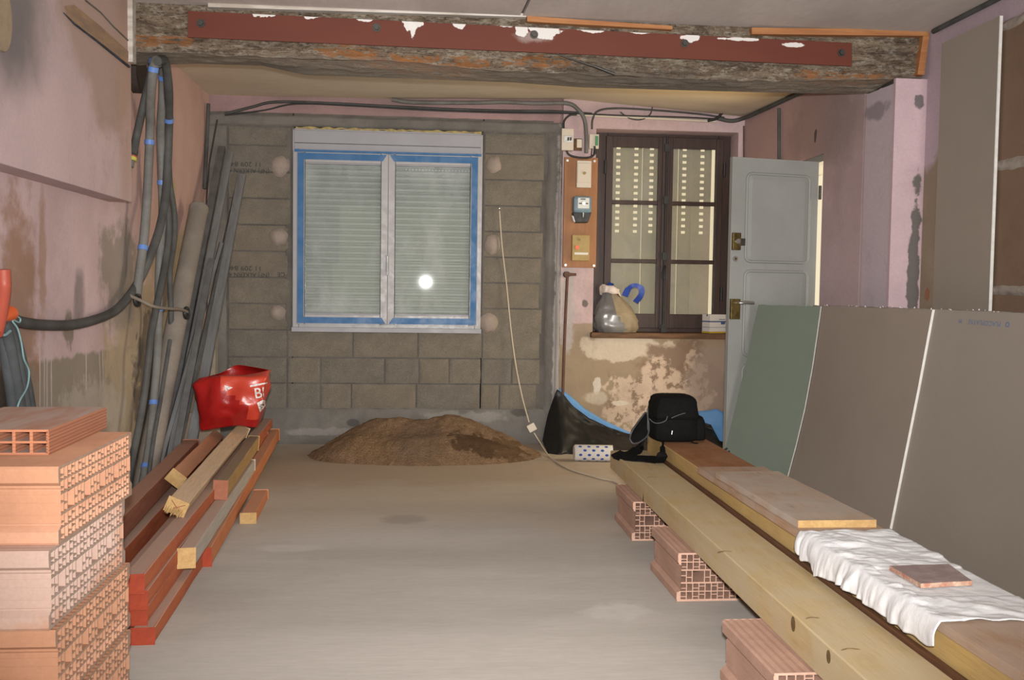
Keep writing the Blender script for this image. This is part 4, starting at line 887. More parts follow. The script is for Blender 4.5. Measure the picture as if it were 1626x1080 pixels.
# ---- metal studs and pipe leaning in the back left corner
def stud(foot, head, w_, d_, mat, label, roll=0, t=.0025):
    foot, head = Vector(foot), Vector(head); dv = (head-foot); L = dv.length; dv.normalize()
    sx = dv.cross(Vector((0, 1, 0))).normalized(); sx = -sx if sx.x < 0 else sx; sy = dv.cross(sx)
    c, s_ = math.cos(roll), math.sin(roll); ax, ay = sx*c+sy*s_, sy*c-sx*s_
    M4 = Matrix(((ax.x, ay.x, dv.x, foot.x), (ax.y, ay.y, dv.y, foot.y), (ax.z, ay.z, dv.z, foot.z), (0, 0, 0, 1)))
    e = empty('metal_stud', foot, mat4=M4); tag(e, label, 'metal stud', 'metal studs leaning by the left wall')
    b = MB(); b.box(-w_/2, 0, 0, w_/2, t, L); b.box(-w_/2+w_*.3, -.002, 0, -w_/2+w_*.36, 0, L); b.box(w_/2-w_*.36, -.002, 0, w_/2-w_*.3, 0, L); kid(b, 'web', M[mat], e)
    for x in (-w_/2, w_/2-t):
        b = MB(); b.box(x, 0, 0, x+t, d_, L); xx = x if x < 0 else x+t-.009; b.box(xx, d_-t, 0, xx+.009, d_, L); kid(b, 'flange', M[mat], e)
    return e
def gz(px, py): return onZ(px, py, 0)
stud((-1.535, 5.66, .0), onY(352, 232, 7.43), .050, .036, 'galv_dark', 'dark steel stud reaching highest into the corner, behind the grey pipe')
stud((-1.475, 5.62, .0), onY(366, 240, 7.46), .048, .034, 'galv', 'grey galvanised stud with its top end just under the printed block', roll=.3)
stud((-1.405, 5.78, .0), onY(384, 276, 7.40), .060, .036, 'galv', 'widest galvanised stud, rightmost at the foot of the leaning bundle', roll=.15)
stud((-1.50, 5.88, .0), onY(377, 300, 7.44), .030, .020, 'galv_dark', 'narrow dark channel behind the widest stud', roll=.6)
stud((-1.435, 5.55, .0), onY(336, 410, 6.55), .040, .026, 'galv_dark', 'short dark steel channel ending halfway up the bundle', roll=.2)
stud((-1.515, 5.50, .0), onY(352, 385, 6.9), .026, .018, 'galv', 'thin light steel strip leaning in front of the short channel', roll=.5)
e = empty('drain_pipe', (-1.55, 5.46, .01)); tag(e, 'dusty brown-grey plastic drain pipe leaning in the left corner', 'pipe')
b = MB(); pa, pb = Vector((-1.555, 5.50, .03)), onY(316, 330, 6.78); b.tube([pa, pb], .062, 24, caps=False); b.tube([pb, pa], .057, 24, caps=False); b.build('pipe_wall', M['pipe'], e, origin=pa)
dv = (pb-pa).normalized(); b = MB(); b.tube([pb-dv*.05, pb-dv*.01, pb, pb+dv*.006], [.0625, .0645, .0645, .060], 24); b.build('rounded_cap', M['pipe'], e, origin=pa)

# ---- cables hanging on the left wall
def cable(px, r, mat, label, ties=(), k=6, name='cable', cat='cable', group='cables hanging in a bundle on the left wall', tiemat='bluetie'):
    pts = smooth([onX(x, y, X_+.006+(.10*max(0, min(1, (215-y)/110)) if group.startswith('cables hanging') else 0)) for x, y, X_ in px], k); e = empty(name, pts[-1]); tag(e, label, cat, group)
    b = MB(); b.tube(pts, r, 12); sh_ = b.build('sheath', M[mat], e, origin=pts[-1])
    for i, t in enumerate(ties):
        j = int(t*(len(pts)-2)); d = (pts[j+1]-pts[j]).normalized(); b = MB(); b.tube([pts[j]-d*.013, pts[j]+d*.013], r*1.13, 14); b.build('tape_band', M[tiemat], sh_, origin=pts[-1])
    return e, pts
W_ = -1.60
cable([(258, 104, -1.575), (250, 93, -1.575), (243, 99, -1.58), (236, 130, -1.585), (226, 175, -1.59), (217, 215, -1.60), (211, 246, -1.605)], .021, 'cable', 'dark cable bent over the hook with its free cut end in coloured bands', (.35,))
e, pts = cable([(252, 98, -1.53), (247, 96, -1.53), (242, 120, -1.535), (239, 160, -1.54), (238, 210, -1.545), (236, 260, -1.55), (233, 320, -1.555), (229, 375, -1.56), (222, 430, -1.57), (217, 468, -1.575)], .024, 'cable2', 'light grey thick cable hanging from the hook to the rope ring', (.20, .5, .84))
ez = [o for o in COL.objects if o.get('label', '').startswith('dark cable bent')][0]
for y0, y1, r, m in ((238, 246, .0225, 'black'), (246, 250, .0225, 'redtube'), (250, 255, .022, 'band_y'), (255, 265, .014, 'cable2')):
    b = MB(); b.tube([onX(lerp(213, 208, (y0-238)/27), y0, -1.603), onX(lerp(213, 208, (y1-238)/27), y1, -1.605)], r, 14); b.build('coloured_band' if m != 'cable2' else 'bare_cores', M[m], ez, origin=ez.location)
cable([(252, 96, -1.55), (258, 100, -1.55), (258, 150, -1.545), (255, 200, -1.54), (256, 240, -1.54), (257, 290, -1.54), (258, 340, -1.54), (254, 400, -1.545), (252, 460, -1.55), (252, 520, -1.55), (249, 580, -1.545), (244, 640, -1.54), (238, 700, -1.535), (228, 760, -1.53), (218, 800, -1.53)], .023, 'cable2', 'light grey cable running straight down to the floor, taped every half metre', (.12, .37, .62, .80, .92))
cable([(254, 94, -1.585), (264, 100, -1.585), (270, 140, -1.58), (270, 190, -1.58), (268, 240, -1.58), (270, 290, -1.58), (277, 340, -1.57), (276, 385, -1.57), (270, 430, -1.57), (271, 480, -1.565), (273, 540, -1.56), (279, 600, -1.55), (281, 660, -1.54), (276, 720, -1.53), (268, 770, -1.52)], .017, 'cable', 'thin dark cable bulging out to the right of the bundle')
cable([(250, 97, -1.505), (262, 98, -1.505), (267, 140, -1.505), (268, 200, -1.505), (266, 260, -1.505), (263, 310, -1.505), (254, 360, -1.51), (240, 402, -1.53), (225, 438, -1.57), (205, 470, -1.60), (182, 494, -1.615), (150, 508, -1.62), (112, 516, -1.62), (70, 516, -1.62), (40, 513, -1.62), (18, 507, -1.615), (2, 498, -1.61)], .0235, 'cable', 'long black cable sweeping from the bundle across the pink wall to the left edge', (.18,))
cable([(262, 300, -1.515), (268, 360, -1.51), (262, 420, -1.51), (250, 480, -1.515), (240, 530, -1.525), (236, 570, -1.53), (230, 620, -1.54), (222, 670, -1.55), (210, 730, -1.56), (203, 775, -1.57)], .020, 'cable', 'dark cable curving down and left towards the clay stack')
cable([(270, 540, -1.50), (262, 590, -1.50), (254, 640, -1.50), (245, 690, -1.495), (238, 740, -1.49), (234, 785, -1.485)], .012, 'cable', 'thin black cable crossing low in front of the light grey one')
e, pts = cable([(207, 470, -1.585), (225, 478, -1.55), (245, 487, -1.50), (268, 490, -1.47), (285, 491, -1.46), (297, 495, -1.46)], .009, 'rope', 'grey rope tied around the cables and studs at waist height', (), name='rope', cat='rope', group='ties around the cables')
for px, py, X_ in ((218, 476, -1.575), (296, 497, -1.46)):
    b = MB(); c = onX(px, py, X_); b.tube([c+Vector((.0, .045*math.cos(t), .03*math.sin(t))) for t in [2*PI*i/16 for i in range(18)]], .012, 8); b.build('knot', M['black'], e, origin=pts[-1])
# hook the cables hang from
b = MB(); c = onX(251, 100, -1.44); b.tube([Vector((c.x+.02, c.y, c.z+.06)), Vector((c.x+.02, c.y, c.z-.012)), Vector((c.x, c.y, c.z-.025)), Vector((c.x-.05, c.y, c.z-.02))], .010, 10); o = b.build('wall_hook', M['dark_metal'], origin=(c.x, c.y, c.z)); tag(o, 'dark iron hook under the beam carrying the cable bundle', 'hook')
# bundle at the left edge
hs = empty('hose_bundle', onX(38, 665, -1.60)); tag(hs, 'slate-grey hose bundle tied with teal string hanging at the left edge', 'hose')
for j, (dx, X_) in enumerate(((0, -1.60), (11, -1.58), (20, -1.60), (27, -1.62))):
    b = MB(); b.tube(smooth([onX(x, y, X_) for x, y in ((2+dx*.3, 512), (6+dx*.7, 540), (13+dx*.9, 590), (20+dx, 640), (25+dx, 690), (28+dx, 740))], 5), .022, 12); b.build('hose', M['hose'], hs, origin=hs.location)
b = MB(); b.tube(smooth([onX(x, y, X_) for x, y, X_ in ((0, 530, -1.56), (8, 532, -1.555), (16, 526, -1.56))], 4), .006, 8); b.build('tie', M['teal'], hs, origin=hs.location)
cable([(18, 506, -1.575), (30, 512, -1.575), (32, 506, -1.575), (24, 502, -1.575), (20, 510, -1.575), (28, 522, -1.57), (34, 545, -1.57), (38, 570, -1.57), (46, 590, -1.57), (43, 615, -1.565), (32, 635, -1.56), (26, 652, -1.56)], .0035, 'teal', 'loose teal string dangling over the grey hoses', (), name='string', cat='string', group='ties around the cables')
cable([(6, 428, -1.585), (7, 455, -1.585), (4, 480, -1.58), (0, 505, -1.575), (-6, 530, -1.57)], .024, 'redtube', 'red flexible tube standing up at the left edge above the hoses', (), name='flexible_tube', cat='tube', group='')
b = MB(); b.tube([onX(4, 505, -1.57), onX(16, 498, -1.585)], [.018, .030], 12); o = b.build('cable_fitting', M['red_button'], origin=onX(4, 505, -1.57)); tag(o, 'orange connector joining the black cable at the left edge', 'fitting')

# ---- cables along the back wall
def wcable(px, r, mat, label, Y=D-.035, name='cable', group='cables along the back wall', cat='cable'):
    pts = smooth([onY(x, y, Y) for x, y in px], 5); b = MB(); b.tube(pts, r, 8); o = b.build(name, M[mat], origin=pts[0]); tag(o, label, cat, group); return o
wcable([(357, 181), (400, 170), (438, 162), (520, 164), (600, 168), (700, 173), (800, 176), (880, 177), (940, 181)], .011, 'cable', 'thin dark cable along the pink band from the left corner to the switch box')
wcable([(357, 183), (420, 175), (470, 165), (560, 168), (680, 175), (800, 179), (900, 180), (1000, 184), (1080, 186), (1140, 189)], .006, 'black', 'thinnest black cable sagging just below the ceiling line', D-.05)
wcable([(622, 158), (650, 162), (700, 163), (760, 163), (800, 162), (850, 164), (900, 164), (918, 174), (928, 190), (931, 215), (931, 243)], .016, 'cable2', 'thick grey cable from under the ceiling bending down behind the white box', D-.055)
wcable([(940, 205), (941, 190), (950, 176), (980, 172), (1040, 175), (1110, 181), (1150, 187)], .008, 'cable', 'dark cable looping over the brown window from the green terminal box')
wcable([(895, 206), (896, 192), (905, 183), (916, 182)], .008, 'black', 'black lead curving out of the top of the white breaker box', D-.06)
wcable([(899, 238), (904, 246), (918, 250), (936, 250), (945, 243), (944, 232)], .008, 'black', 'black lead looping under the white breaker box', D-.06)
wcable([(985, 178), (1000, 188), (1018, 190), (1032, 182), (1036, 170)], .005, 'cable', 'loose wire drooping under the cable run above the brown window')
wcable([(1124, 192), (1138, 188), (1148, 178)], .011, 'black', 'short black cable tail ending the white trunking', D-.05)
# ---- electrical board
def pbox(x0, y0, x1, y1, Y, d, name, mat, par=None, bevel=.004, org=None):
    a, c = onY(x0, y0, Y), onY(x1, y1, Y); a2, c2 = onY(x1, y0, Y), onY(x0, y1, Y)
    b = MB(); xa, xb = (a.x+c2.x)/2, (c.x+a2.x)/2; za, zb = (c.z+c2.z)/2, (a.z+a2.z)/2; b.box(xa, Y, za, xb, Y+d, zb)
    return b.build(name, M[mat], par, origin=org or (xa, Y, za), bevel=bevel)
EO = onY(920, 426, D-.02)
eb = pbox(895, 250, 948, 425, D-.045, .03, 'electrical_board', 'ply', bevel=.003); tag(eb, 'orange varnished wooden board with meter, beside the brown window', 'board')
for px, py in ((901, 255), (944, 256), (898, 421), (943, 422)): b = MB(); c = onY(px, py, D-.046); b.cyl(c, c-Vector((0, .006, 0)), .010, 12); b.build('screw', M['steel'], eb, origin=c)
fu = pbox(916, 255, 939, 298, D-.085, .04, 'fuse_box', 'cream', bevel=.004); tag(fu, 'cream fuse cover at the top of the orange board', 'fuse box')
cov = pbox(917, 259, 938, 290, D-.092, .01, 'cover', 'cream', fu, .004)
b = MB(); c = onY(928, 275, D-.094); b.cyl(c, c-Vector((0, .006, 0)), .012, 14); b.box(c.x-.012, c.y-.01, c.z-.002, c.x+.014, c.y-.005, c.z+.004); b.build('seal_screw', M['beige'], cov, origin=c)
me_ = pbox(911, 311, 940, 338, D-.16, .11, 'electric_meter', 'meter_blue', bevel=.022); tag(me_, 'grey-blue electricity meter with round-cornered dial on the orange board', 'meter')
dial = pbox(917.5, 314, 936, 331, D-.166, .01, 'dial', 'meter_face', me_, .003)
pbox(922, 315.5, 930, 317, D-.169, .004, 'counter_window', 'ink', dial, .0005); pbox(919.5, 322.3, 934, 324, D-.169, .004, 'disc_slot', 'ink', dial, .0005)
b = MB(); c = onY(927, 323, D-.169); b.cyl(c+Vector((0, .003, 0)), c-Vector((0, .002, 0)), .014, 16); b.build('disc', M['steel'], dial, origin=c)
b = MB(); p = [onY(x, y, D-.13) for x, y in ((909.5, 337), (939.5, 337), (934, 353.5), (914.5, 353.5))]; b.prism(p, (0, .08, 0)); tc_ = b.build('terminal_cover', M['black'], me_, origin=p[0], bevel=.008)
b = MB(); p = [onY(x, y, D-.12) for x, y in ((908, 342), (911, 343), (914, 353), (911, 352))]; b.prism(p, (0, .05, 0)); b.build('side_tab', M['white'], me_, origin=p[0], bevel=.003)
b = MB(); c = onY(926, 338, D-.17); b.tube([c, c-Vector((0, .004, .035))], [.007, .004], 8); b.build('seal', M['steel'], tc_, origin=c)
br = pbox(908.5, 373, 936.5, 414, D-.09, .045, 'circuit_breaker', 'beige', bevel=.005); tag(br, 'yellowish main breaker with orange push button at the foot of the orange board', 'circuit breaker')
b = MB(); c = onY(916, 393, D-.09); b.cyl(c, c-Vector((0, .014, 0)), .016, 18); b.build('push_button', M['red_button'], br, origin=c)
pbox(912, 401, 934, 404.5, D-.092, .003, 'label_strip', 'card', br, .0005)
b = MB(); c = onY(920, 381, D-.09); b.cyl(c, c-Vector((0, .004, 0)), .008, 12); b.box(c.x-.005, c.y-.012, c.z-.003, c.x+.005, c.y, c.z+.012); b.build('test_lever', M['brass'], br, origin=c)
wb = pbox(892, 204, 911, 238.5, D-.095, .075, 'breaker_box', 'cream', bevel=.004); tag(wb, 'small white breaker enclosure above the orange board', 'breaker box')
swi = pbox(895.5, 215.5, 909.5, 226, D-.098, .006, 'switch_window', 'steel', wb, .001)
for x in (902.6, 906.4): pbox(x-1.3, 218, x+1.3, 223, D-.108, .012, 'toggle', 'ink', swi, .002)
jb = pbox(916, 221, 924, 234.5, D-.055, .03, 'junction_box', 'cream', bevel=.003); tag(jb, 'little white junction box on a brown wooden block beside the breaker enclosure', 'junction box')
pbox(911.5, 220, 924.5, 239, D-.04, .02, 'wooden_block', 'sill_wood', jb, .003)
tb = pbox(936, 213, 951, 236, D-.05, .03, 'terminal_box', 'cream', bevel=.003); tag(tb, 'small terminal box with green insert left of the brown window', 'terminal box')
pbox(945.5, 216, 950, 231, D-.062, .014, 'green_insert', 'green', tb, .002)
for i, x in enumerate((940, 943.5)): b = MB(); b.tube([onY(x, 236, D-.04), onY(x-1, 247, D-.045)], .005, 6); b.build('wire', M['black'], tb, origin=onY(x, 236, D-.04))
# ---- rusty gas rod with key on the wall
g = empty('gas_valve_rod', onY(893, 680, D-.09)); tag(g, 'rusty iron rod with a key handle at the top and bent foot beside the post', 'rod'); go = g.location
b = MB(); b.tube(smooth([onY(901, 437, D-.06), onY(898, 500, D-.07), onY(895, 580, D-.08), onY(892.5, 670, D-.09)], 4), .012, 10); b.build('rod', M['rust'], g, origin=go)
b = MB(); c = onY(900, 436, D-.06); b.cyl(c+Vector((0, .045, 0)), c-Vector((0, .03, 0)), .024, 16); b.tube([c, onY(915, 436, D-.06)], [.015, .010], 10); b.build('key_handle', M['rust'], g, origin=go)
b = MB(); b.tube(smooth([onY(892.5, 668, D-.09), onY(893, 679, D-.09), onY(899, 681.5, D-.10), onY(909, 682, D-.11)], 4), .010, 10); b.build('bent_foot', M['rust'], g, origin=go)
# ---- cord with socket
e = empty('extension_cord', onY(793, 360, D-.03)); tag(e, 'cream cord hanging down the block wall and trailing across the floor to a clay block', 'cord'); eo = e.location
p1 = [onY(793, 335, D-.03), onY(797, 390, D-.03), onY(804, 450, D-.03), onY(811, 520, D-.04), onY(819, 580, D-.06), onY(829, 630, D-.10), onY(840, 671, 7.40)]
b = MB(); b.tube(smooth(p1, 6), .0055, 8); b.build('hanging_wire', M['cord'], e, origin=eo)
p2 = [onY(848, 688, 7.36), onY(858, 704, 7.28), onZ(872, 725, .006), onZ(890, 738, .006), onZ(912, 748, .006), onZ(950, 759, .006), onZ(985, 771, .006), Vector((1.11, 5.07, .006))]
b = MB(); b.tube(smooth(p2, 6), .0055, 8); b.build('trailing_wire', M['cord'], e, origin=eo)
b = MB(); c = onY(844, 679, 7.37); ang = Matrix.Translation(c) @ Matrix.Rotation(-.5, 4, 'Y'); b.box(-.032, -.02, -.030, .032, .02, .030, mat=ang); b.build('socket_block', M['cream'], e, origin=eo, bevel=.006)
b = MB(); c = onY(793, 330, D-.025); b.tube([c+Vector((0, .03, 0)), c-Vector((0, .012, .006))], .004, 6); b.build('nail', M['steel'], e, origin=eo)

# ---- sand heap
SX, SY = 0.02, 7.08
def sandh(x, y):
    h = 0
    for cx, cy, sx_, sy_, a in ((-.31, 7.22, .20, .22, .215), (.24, 7.24, .19, .22, .255), (.58, 7.22, .17, .20, .10), (-.58, 7.14, .17, .20, .085), (-.04, 7.2, .16, .22, .10), (-.2, 6.86, .32, .11, .07), (.25, 6.88, .3, .12, .075), (-.62, 6.9, .16, .12, .035)):
        h += a*math.exp(-((x-cx)/sx_)**2*.5*1.15-((y-cy)/sy_)**2*.5*1.3)
    r = math.hypot((x-SX)/.93, (y-7.12)/.50)
    h = h*(1-max(0, min(1, (r-.66)/.34))**2)+.020*fnz(x, y, 3, 4.5)*max(0, min(1, (1.0-r)*4))+.007*fnz(x, y, 1, 22)
    return h-.012 if r > .9 else h
b = MB(); NU, NV = 150, 86
b.grid(lambda u, v: (lambda x, y: Vector((x, y, max(-.012, sandh(x, y)))))(lerp(-.95, .98, u), lerp(6.58, 7.585, v)), NU, NV)
o = b.build('sand_heap', M['sand'], origin=(SX, SY, 0)); tag(o, 'heap of brown sand with a dark damp patch against the block wall', 'sand heap'); o['kind'] = 'stuff'

# ---- black and blue plastic sheeting against the old wall
ps = empty('plastic_sheet', (1.6, 7.4, 0)); tag(ps, 'black and blue damp-proof sheeting slumped against the peeling wall', 'plastic sheet'); po = ps.location
topc = [(862, 700), (870, 660), (884, 618), (893, 624), (910, 645), (935, 664), (965, 678), (1000, 690), (1040, 694), (1075, 690), (1098, 684), (1120, 672), (1130, 675), (1142, 700), (1152, 716)]
tt = [(onY(x, y, 7.50).x, max(.03, onY(x, y, 7.50).z)) for x, y in topc]
x0_, x1_ = tt[0][0], tt[-1][0]
def bsheet(u, v):
    x = lerp(x0_, x1_, u); zt_ = pl(tt, x); z = zt_*(1-v)
    fold = .040*math.sin((u*17+v*3.2)+3*nz(u*4, v, 0))*(.25+v)+.03*fnz(u*6, v*2, 5, 1.5)
    y = 7.52-.36*v**1.6-abs(fold)*.9-.03*nz(x*3, z*3, 1)
    return Vector((x, min(7.555, y), max(.004, z+.01*nz(u*14, v*5, 2)*v)))
b = MB(); b.grid(bsheet, 110, 22); b.build('black_sheet', M['blackplastic'], ps, origin=po, thick=.003)
blt = [(889, 616), (905, 628), (930, 650), (960, 668), (1000, 687), (1040, 692), (1080, 680), (1092, 654), (1120, 653), (1140, 650), (1150, 655), (1152, 690)]
t2 = [(onY(x, y, 7.55).x, onY(x, y, 7.55).z) for x, y in blt]
def blsheet(u, v):
    x = lerp(t2[0][0], t2[-1][0], u); z = pl(t2, x)*(1-v); return Vector((x, 7.572-.012*abs(nz(x*7, z*9, 0))-.02*v*(1-v), z+.0*v))
b = MB(); b.grid(blsheet, 80, 10); b.build('blue_sheet', M['blueplastic'], ps, origin=po, thick=.002)
# polka dot roll
rl_ = empty('paper_roll', onZ(912, 732, 0)); tag(rl_, 'white roll wrapped in paper with blue dots lying on the floor by the black sheeting', 'roll'); ro = rl_.location
ra, rb = Vector((1.075, 6.87, .058)), Vector((1.345, 6.84, .058)); b = MB(); b.tube([ra-Vector((.004, 0, 0)), ra, ra+Vector((.006, 0, 0)), rb], [.05, .055, .058, .058], 28); wrp = b.build('wrapper', M['card'], rl_, origin=ro)
ax_ = (rb-ra).normalized()
for r_i, t_ in enumerate((-70, -38, -6, 26, 58)):
    for j in range(4):
        th = math.radians(t_-90+90); s0 = .035+.062*j+(.031 if r_i % 2 else 0)
        if s0 > .25: continue
        b = MB(); rim = []
        for k_ in range(12):
            a_ = 2*PI*k_/12; th2 = math.radians(t_)+.16*math.sin(a_); rim.append(ra+ax_*(s0+.0125*math.cos(a_))+Vector((0, -math.cos(th2), math.sin(th2)))*.0588)
        b.add(rim, [tuple(range(12))]); b.build('blue_dot', M['bluebag'], wrp, origin=ro)

# ---- bin bag and box on the window sill
gb = empty('bin_bag', (1.47, 7.66, NZ0)); tag(gb, 'grey and ochre rubbish bag with royal blue plastic on top, on the window sill', 'bag'); bo = gb.location
def bagfn(u, v):
    th = 2*PI*u; h = v; wz = pl([(0, .84), (.12, 1.0), (.45, .92), (.75, .62), (.92, .40), (1, .30)], v)
    cx = 1.515-.055*v**1.5; x = cx+.182*wz*math.cos(th); y = 7.65+.095*wz*math.sin(th)
    r = 1+.10*fnz(math.cos(th)*2, math.sin(th)*2, v*3, 1.3)+.05*abs(nz(math.cos(th)*5, math.sin(th)*5, v*7))
    return Vector((cx+(x-cx)*r, 7.65+(y-7.65)*r, NZ0+.315*h+.012*nz(math.cos(th)*2, math.sin(th)*2, 4)*v))
b = MB(); b.grid(bagfn, 44, 20)
for i, f in enumerate(b.f):
    c = sum((b.v[k_] for k_ in f), Vector())/4
    if c.x > 1.50+.05*nz(c.z*9, c.x*5, 0)-.35*(c.z-1.08) and c.y < 7.68: b.m[i] = 1
b.add([Vector((1.515, 7.65, NZ0+.002))]+[b.v[i*21] for i in range(44)], [(0, 1+i, 1+(i+1) % 44) for i in range(44)])
b.build('bag_body', [M['greybag'], M['sandbag']], gb, origin=bo)
def rimfn(u, v):
    th = 2*PI*u; rr_ = lerp(.070, .035, v)+.016*nz(math.cos(th)*3, math.sin(th)*3, v*2)+.02*(v-.3)
    return Vector((1.455+rr_*1.25*math.cos(th), 7.63+rr_*math.sin(th), NZ0+.292+.062*math.sin(v*PI*.8)+.02*nz(th, v*3, 1)+.02*math.cos(th+2.4)))
b = MB(); b.grid(rimfn, 36, 6); b.build('white_rim', M['whitebag'], gb, origin=bo, thick=.002)
b = MB(); b.grid(lambda u, v: Vector((1.455+.066*math.cos(2*PI*u)*v+.01*nz(u*8, v*4, 0), 7.635+.05*math.sin(2*PI*u)*v, NZ0+.385-.06*v*v+.025*nz(u*9, v*5, 2))), 24, 6); b.build('blue_plastic', M['bluebag'], gb, origin=bo)
q_ = smooth([onY(x, y, Y) for x, y, Y in ((992, 470, 7.62), (997, 460, 7.60), (1004, 454, 7.58), (1013, 454, 7.58), (1019, 460, 7.58), (1017, 470, 7.59), (1009, 480, 7.63))], 4); b = MB(); b.ribbon(q_, [.05]*5+[.034]*9+[.045]*(len(q_)-14), .004, [(q_[min(i+1, len(q_)-1)]-q_[max(i-1, 0)]).cross(Vector((0, 1, .1))) for i in range(len(q_))]); b.build('blue_strap', M['bluebag'], gb, origin=bo)
cb = empty('cardboard_box', (2.28, 7.70, NZ0)); tag(cb, 'white cardboard box with blue stripes on the window sill by the door', 'box'); co = cb.location
BXm = Matrix.Translation((2.262, 7.60, NZ0)) @ Matrix.Rotation(math.radians(22), 4, 'Z')
b = MB(); b.box(0, 0, .012, .17, .10, .150, mat=BXm); crt = b.build('carton', M['card'], cb, origin=co, bevel=.002)
b = MB(); b.box(-.001, -.001, .0, .171, .101, .012, mat=BXm); b.build('yellow_base', M['yellow'], cb, origin=co)
for z0, z1 in ((.088, .098), (.045, .048)): b = MB(); b.box(-.0012, -.0012, z0, .1712, .1, z1, mat=BXm); b.build('blue_stripe', M['bluestripe'], crt, origin=co)
for q in ((.09, -.0014, .108, .15, .001, .113), (.11, -.0014, .07, .15, .001, .092), (-.0014, .03, .135, .001, .045, .148)): b = MB(); b.box(*q, mat=BXm); b.build('printed_mark', M['bluestripe'], crt, origin=co)

# ---- yellow beams on the clay blocks
def bigbeam(name, xs0, xs1, y0, y1, z0, z1, sl, mats, label, topmat=None):
    e = empty(name, (xs0, y0, z0), mat4=Matrix.Translation((xs0, y0, z0)) @ Matrix.Rotation(math.atan(-sl), 4, 'Z')); tag(e, label, 'beam', 'yellow beams on clay blocks')
    L = (y1-y0); wd = xs1-xs0; h = z1-z0; b = MB(); n = 24; ch_ = .004
    ring = [(ch_, 0, 0), (wd-ch_, 0, 0), (wd, ch_, 0), (wd, h-ch_, 0), (wd-ch_, h, 1), (ch_, h, 0), (0, h-ch_, 0), (0, ch_, 0)]; k = 8; vs = [Vector((x+.0008*nz(i, j, 3), L*i/n, z+.0008*nz(i, j, 7))) for i in range(n+1) for j, (x, z, _) in enumerate(ring)]
    for i in range(n):
        for j in range(k): b.add([vs[i*k+j], vs[i*k+(j+1) % k], vs[i*k+k+(j+1) % k], vs[i*k+k+j]], [(0, 1, 2, 3)], 1 if j == 4 else 0)
    b.add(vs[:k], [tuple(reversed(range(k)))], 2); b.add(vs[-k:], [tuple(range(k))], 2)
    kid(b, 'timber_body', [M[m] for m in mats], e); return e
b1 = bigbeam('yellow_beam', 1.048, 1.262, 1.2, 5.52, .192, .297, .006, ('glulam', 'glulam', 'beam_end'), 'lower yellow beam nearest the middle of the room, lying on clay blocks')
for px, py, s_ in ((1260, 991, 1), (1317, 1043, .8)):
    p = onX(px, py, 1.057); l = b1.matrix_world.inverted() @ p; b = MB(); rim = [Vector((-.0012, l.y+.016*s_*math.cos(t), min(.10, max(.003, l.z+.022*s_*math.sin(t))))) for t in [2*PI*i/18 for i in range(18)]]
    b.prism(rim, (.004, 0, 0)); kid(b, 'knot', M['knot'], b1)
l = b1.matrix_world.inverted() @ onX(1021, 791, 1.066); b = MB(); b.prism([Vector((-.0012, l.y-.014, l.z-.02)), Vector((-.0012, l.y+.016, l.z-.018)), Vector((-.0012, l.y+.004, l.z+.03))], (.003, 0, 0)); kid(b, 'knot', M['knot'], b1)
for px, py, w_ in ((1035, 759, .05), (1290, 983, .04), (1350, 1033, .05), (1150, 877, .05)):
    l = b1.matrix_world.inverted() @ onZ(px, py, .297); b = MB(); b.tube(smooth([Vector((l.x-w_*.5, l.y, .1048)), Vector((l.x, l.y+.01, .1052)), Vector((l.x+w_*.6, l.y+.004, .1048))], 4), [.0006]+[.0022]*7+[.0006], 6); kid(b, 'grain_crack', M['knot'], b1)
b2 = bigbeam('yellow_beam', 1.284, 1.583, 1.1, 5.62, .192, .377, .0065, ('glulam2', 'reddish_top', 'beam_end'), 'taller yellow beam with a reddish top, under the planks and the cloth')
la = timber('lath', (1.2735, 1.3, .287), (1.2985, 5.3, .287), .017, .022, 'lath', 'dark brown lath wedged in the gap between the two yellow beams', endmat='lath', group='', cat='lath', bevel=.004)
lp = timber('plank', (1.452, 1.0, .3785), (1.426, 4.40, .3785), .318, .0265, 'plank', 'long dusty plank lying along the taller beam and running under the white cloth', endmat='endgrain', group='planks on the yellow beams', cat='plank', bevel=0)
gp = timber('plank', (1.431, 3.23, .406), (1.416, 4.14, .406), .284, .026, 'plank_grey', 'short grey dusty board on top of the long plank, beside the cloth', endmat='endgrain', group='planks on the yellow beams', cat='plank', bevel=0)
# ---- white cloth over the plank
CX0, CX1, CY0, CY1, CZ = 1.280, 1.592, 2.26, 3.17, .4075
clx = [(0, 0), (.18, .0)]
def clothfn(u, v):
    y = lerp(CY0, CY1, v); hang = pl([(0, .062), (.08, .075), (.30, .074), (.55, .070), (.70, .085), (.80, .10), (.84, .07), (.92, .085), (1, .06)], v)+.010*nz(v*14, 0, 0)
    if u < .26:
        t = 1-u/.26; zz_ = CZ+.004-hang*t**1.15; rip = (.013*math.sin(v*24+9*nz(v*3.1, 0, 1))+.008*nz(v*34, t*1.5, 1)+.004*nz(v*70, t, 4))*t**.8*2*abs(.5+nz(v*5, 0, 7))
        x = CX0-.006-.016*math.sin(min(1, t*1.3)*PI/2)-abs(rip)*.8; return Vector((x, y+.012*nz(v*8, t, 3)*t, zz_))
    t = (u-.26)/.74; x = lerp(CX0, CX1+.008*nz(v*7, 2, 2), t)
    wr_ = .011*abs(fnz(t*1.2+v*2.6, v*4.2, 2, 2.2))*(1-.5*t)+.007*max(0, math.sin(v*30+t*6+3*nz(v*3, t*2, 0)))*math.exp(-t*2.0)+.004*abs(nz(t*5, v*12, 5))
    if v > .62: wr_ += .010*max(0, nz(t*2.5, v*9, 9))
    tilefade = 1
    if 2.45 < y < 2.72 and x > 1.32: tilefade = .25
    return Vector((x, y+.010*nz(t*4, v*3, 8), CZ+wr_*tilefade))
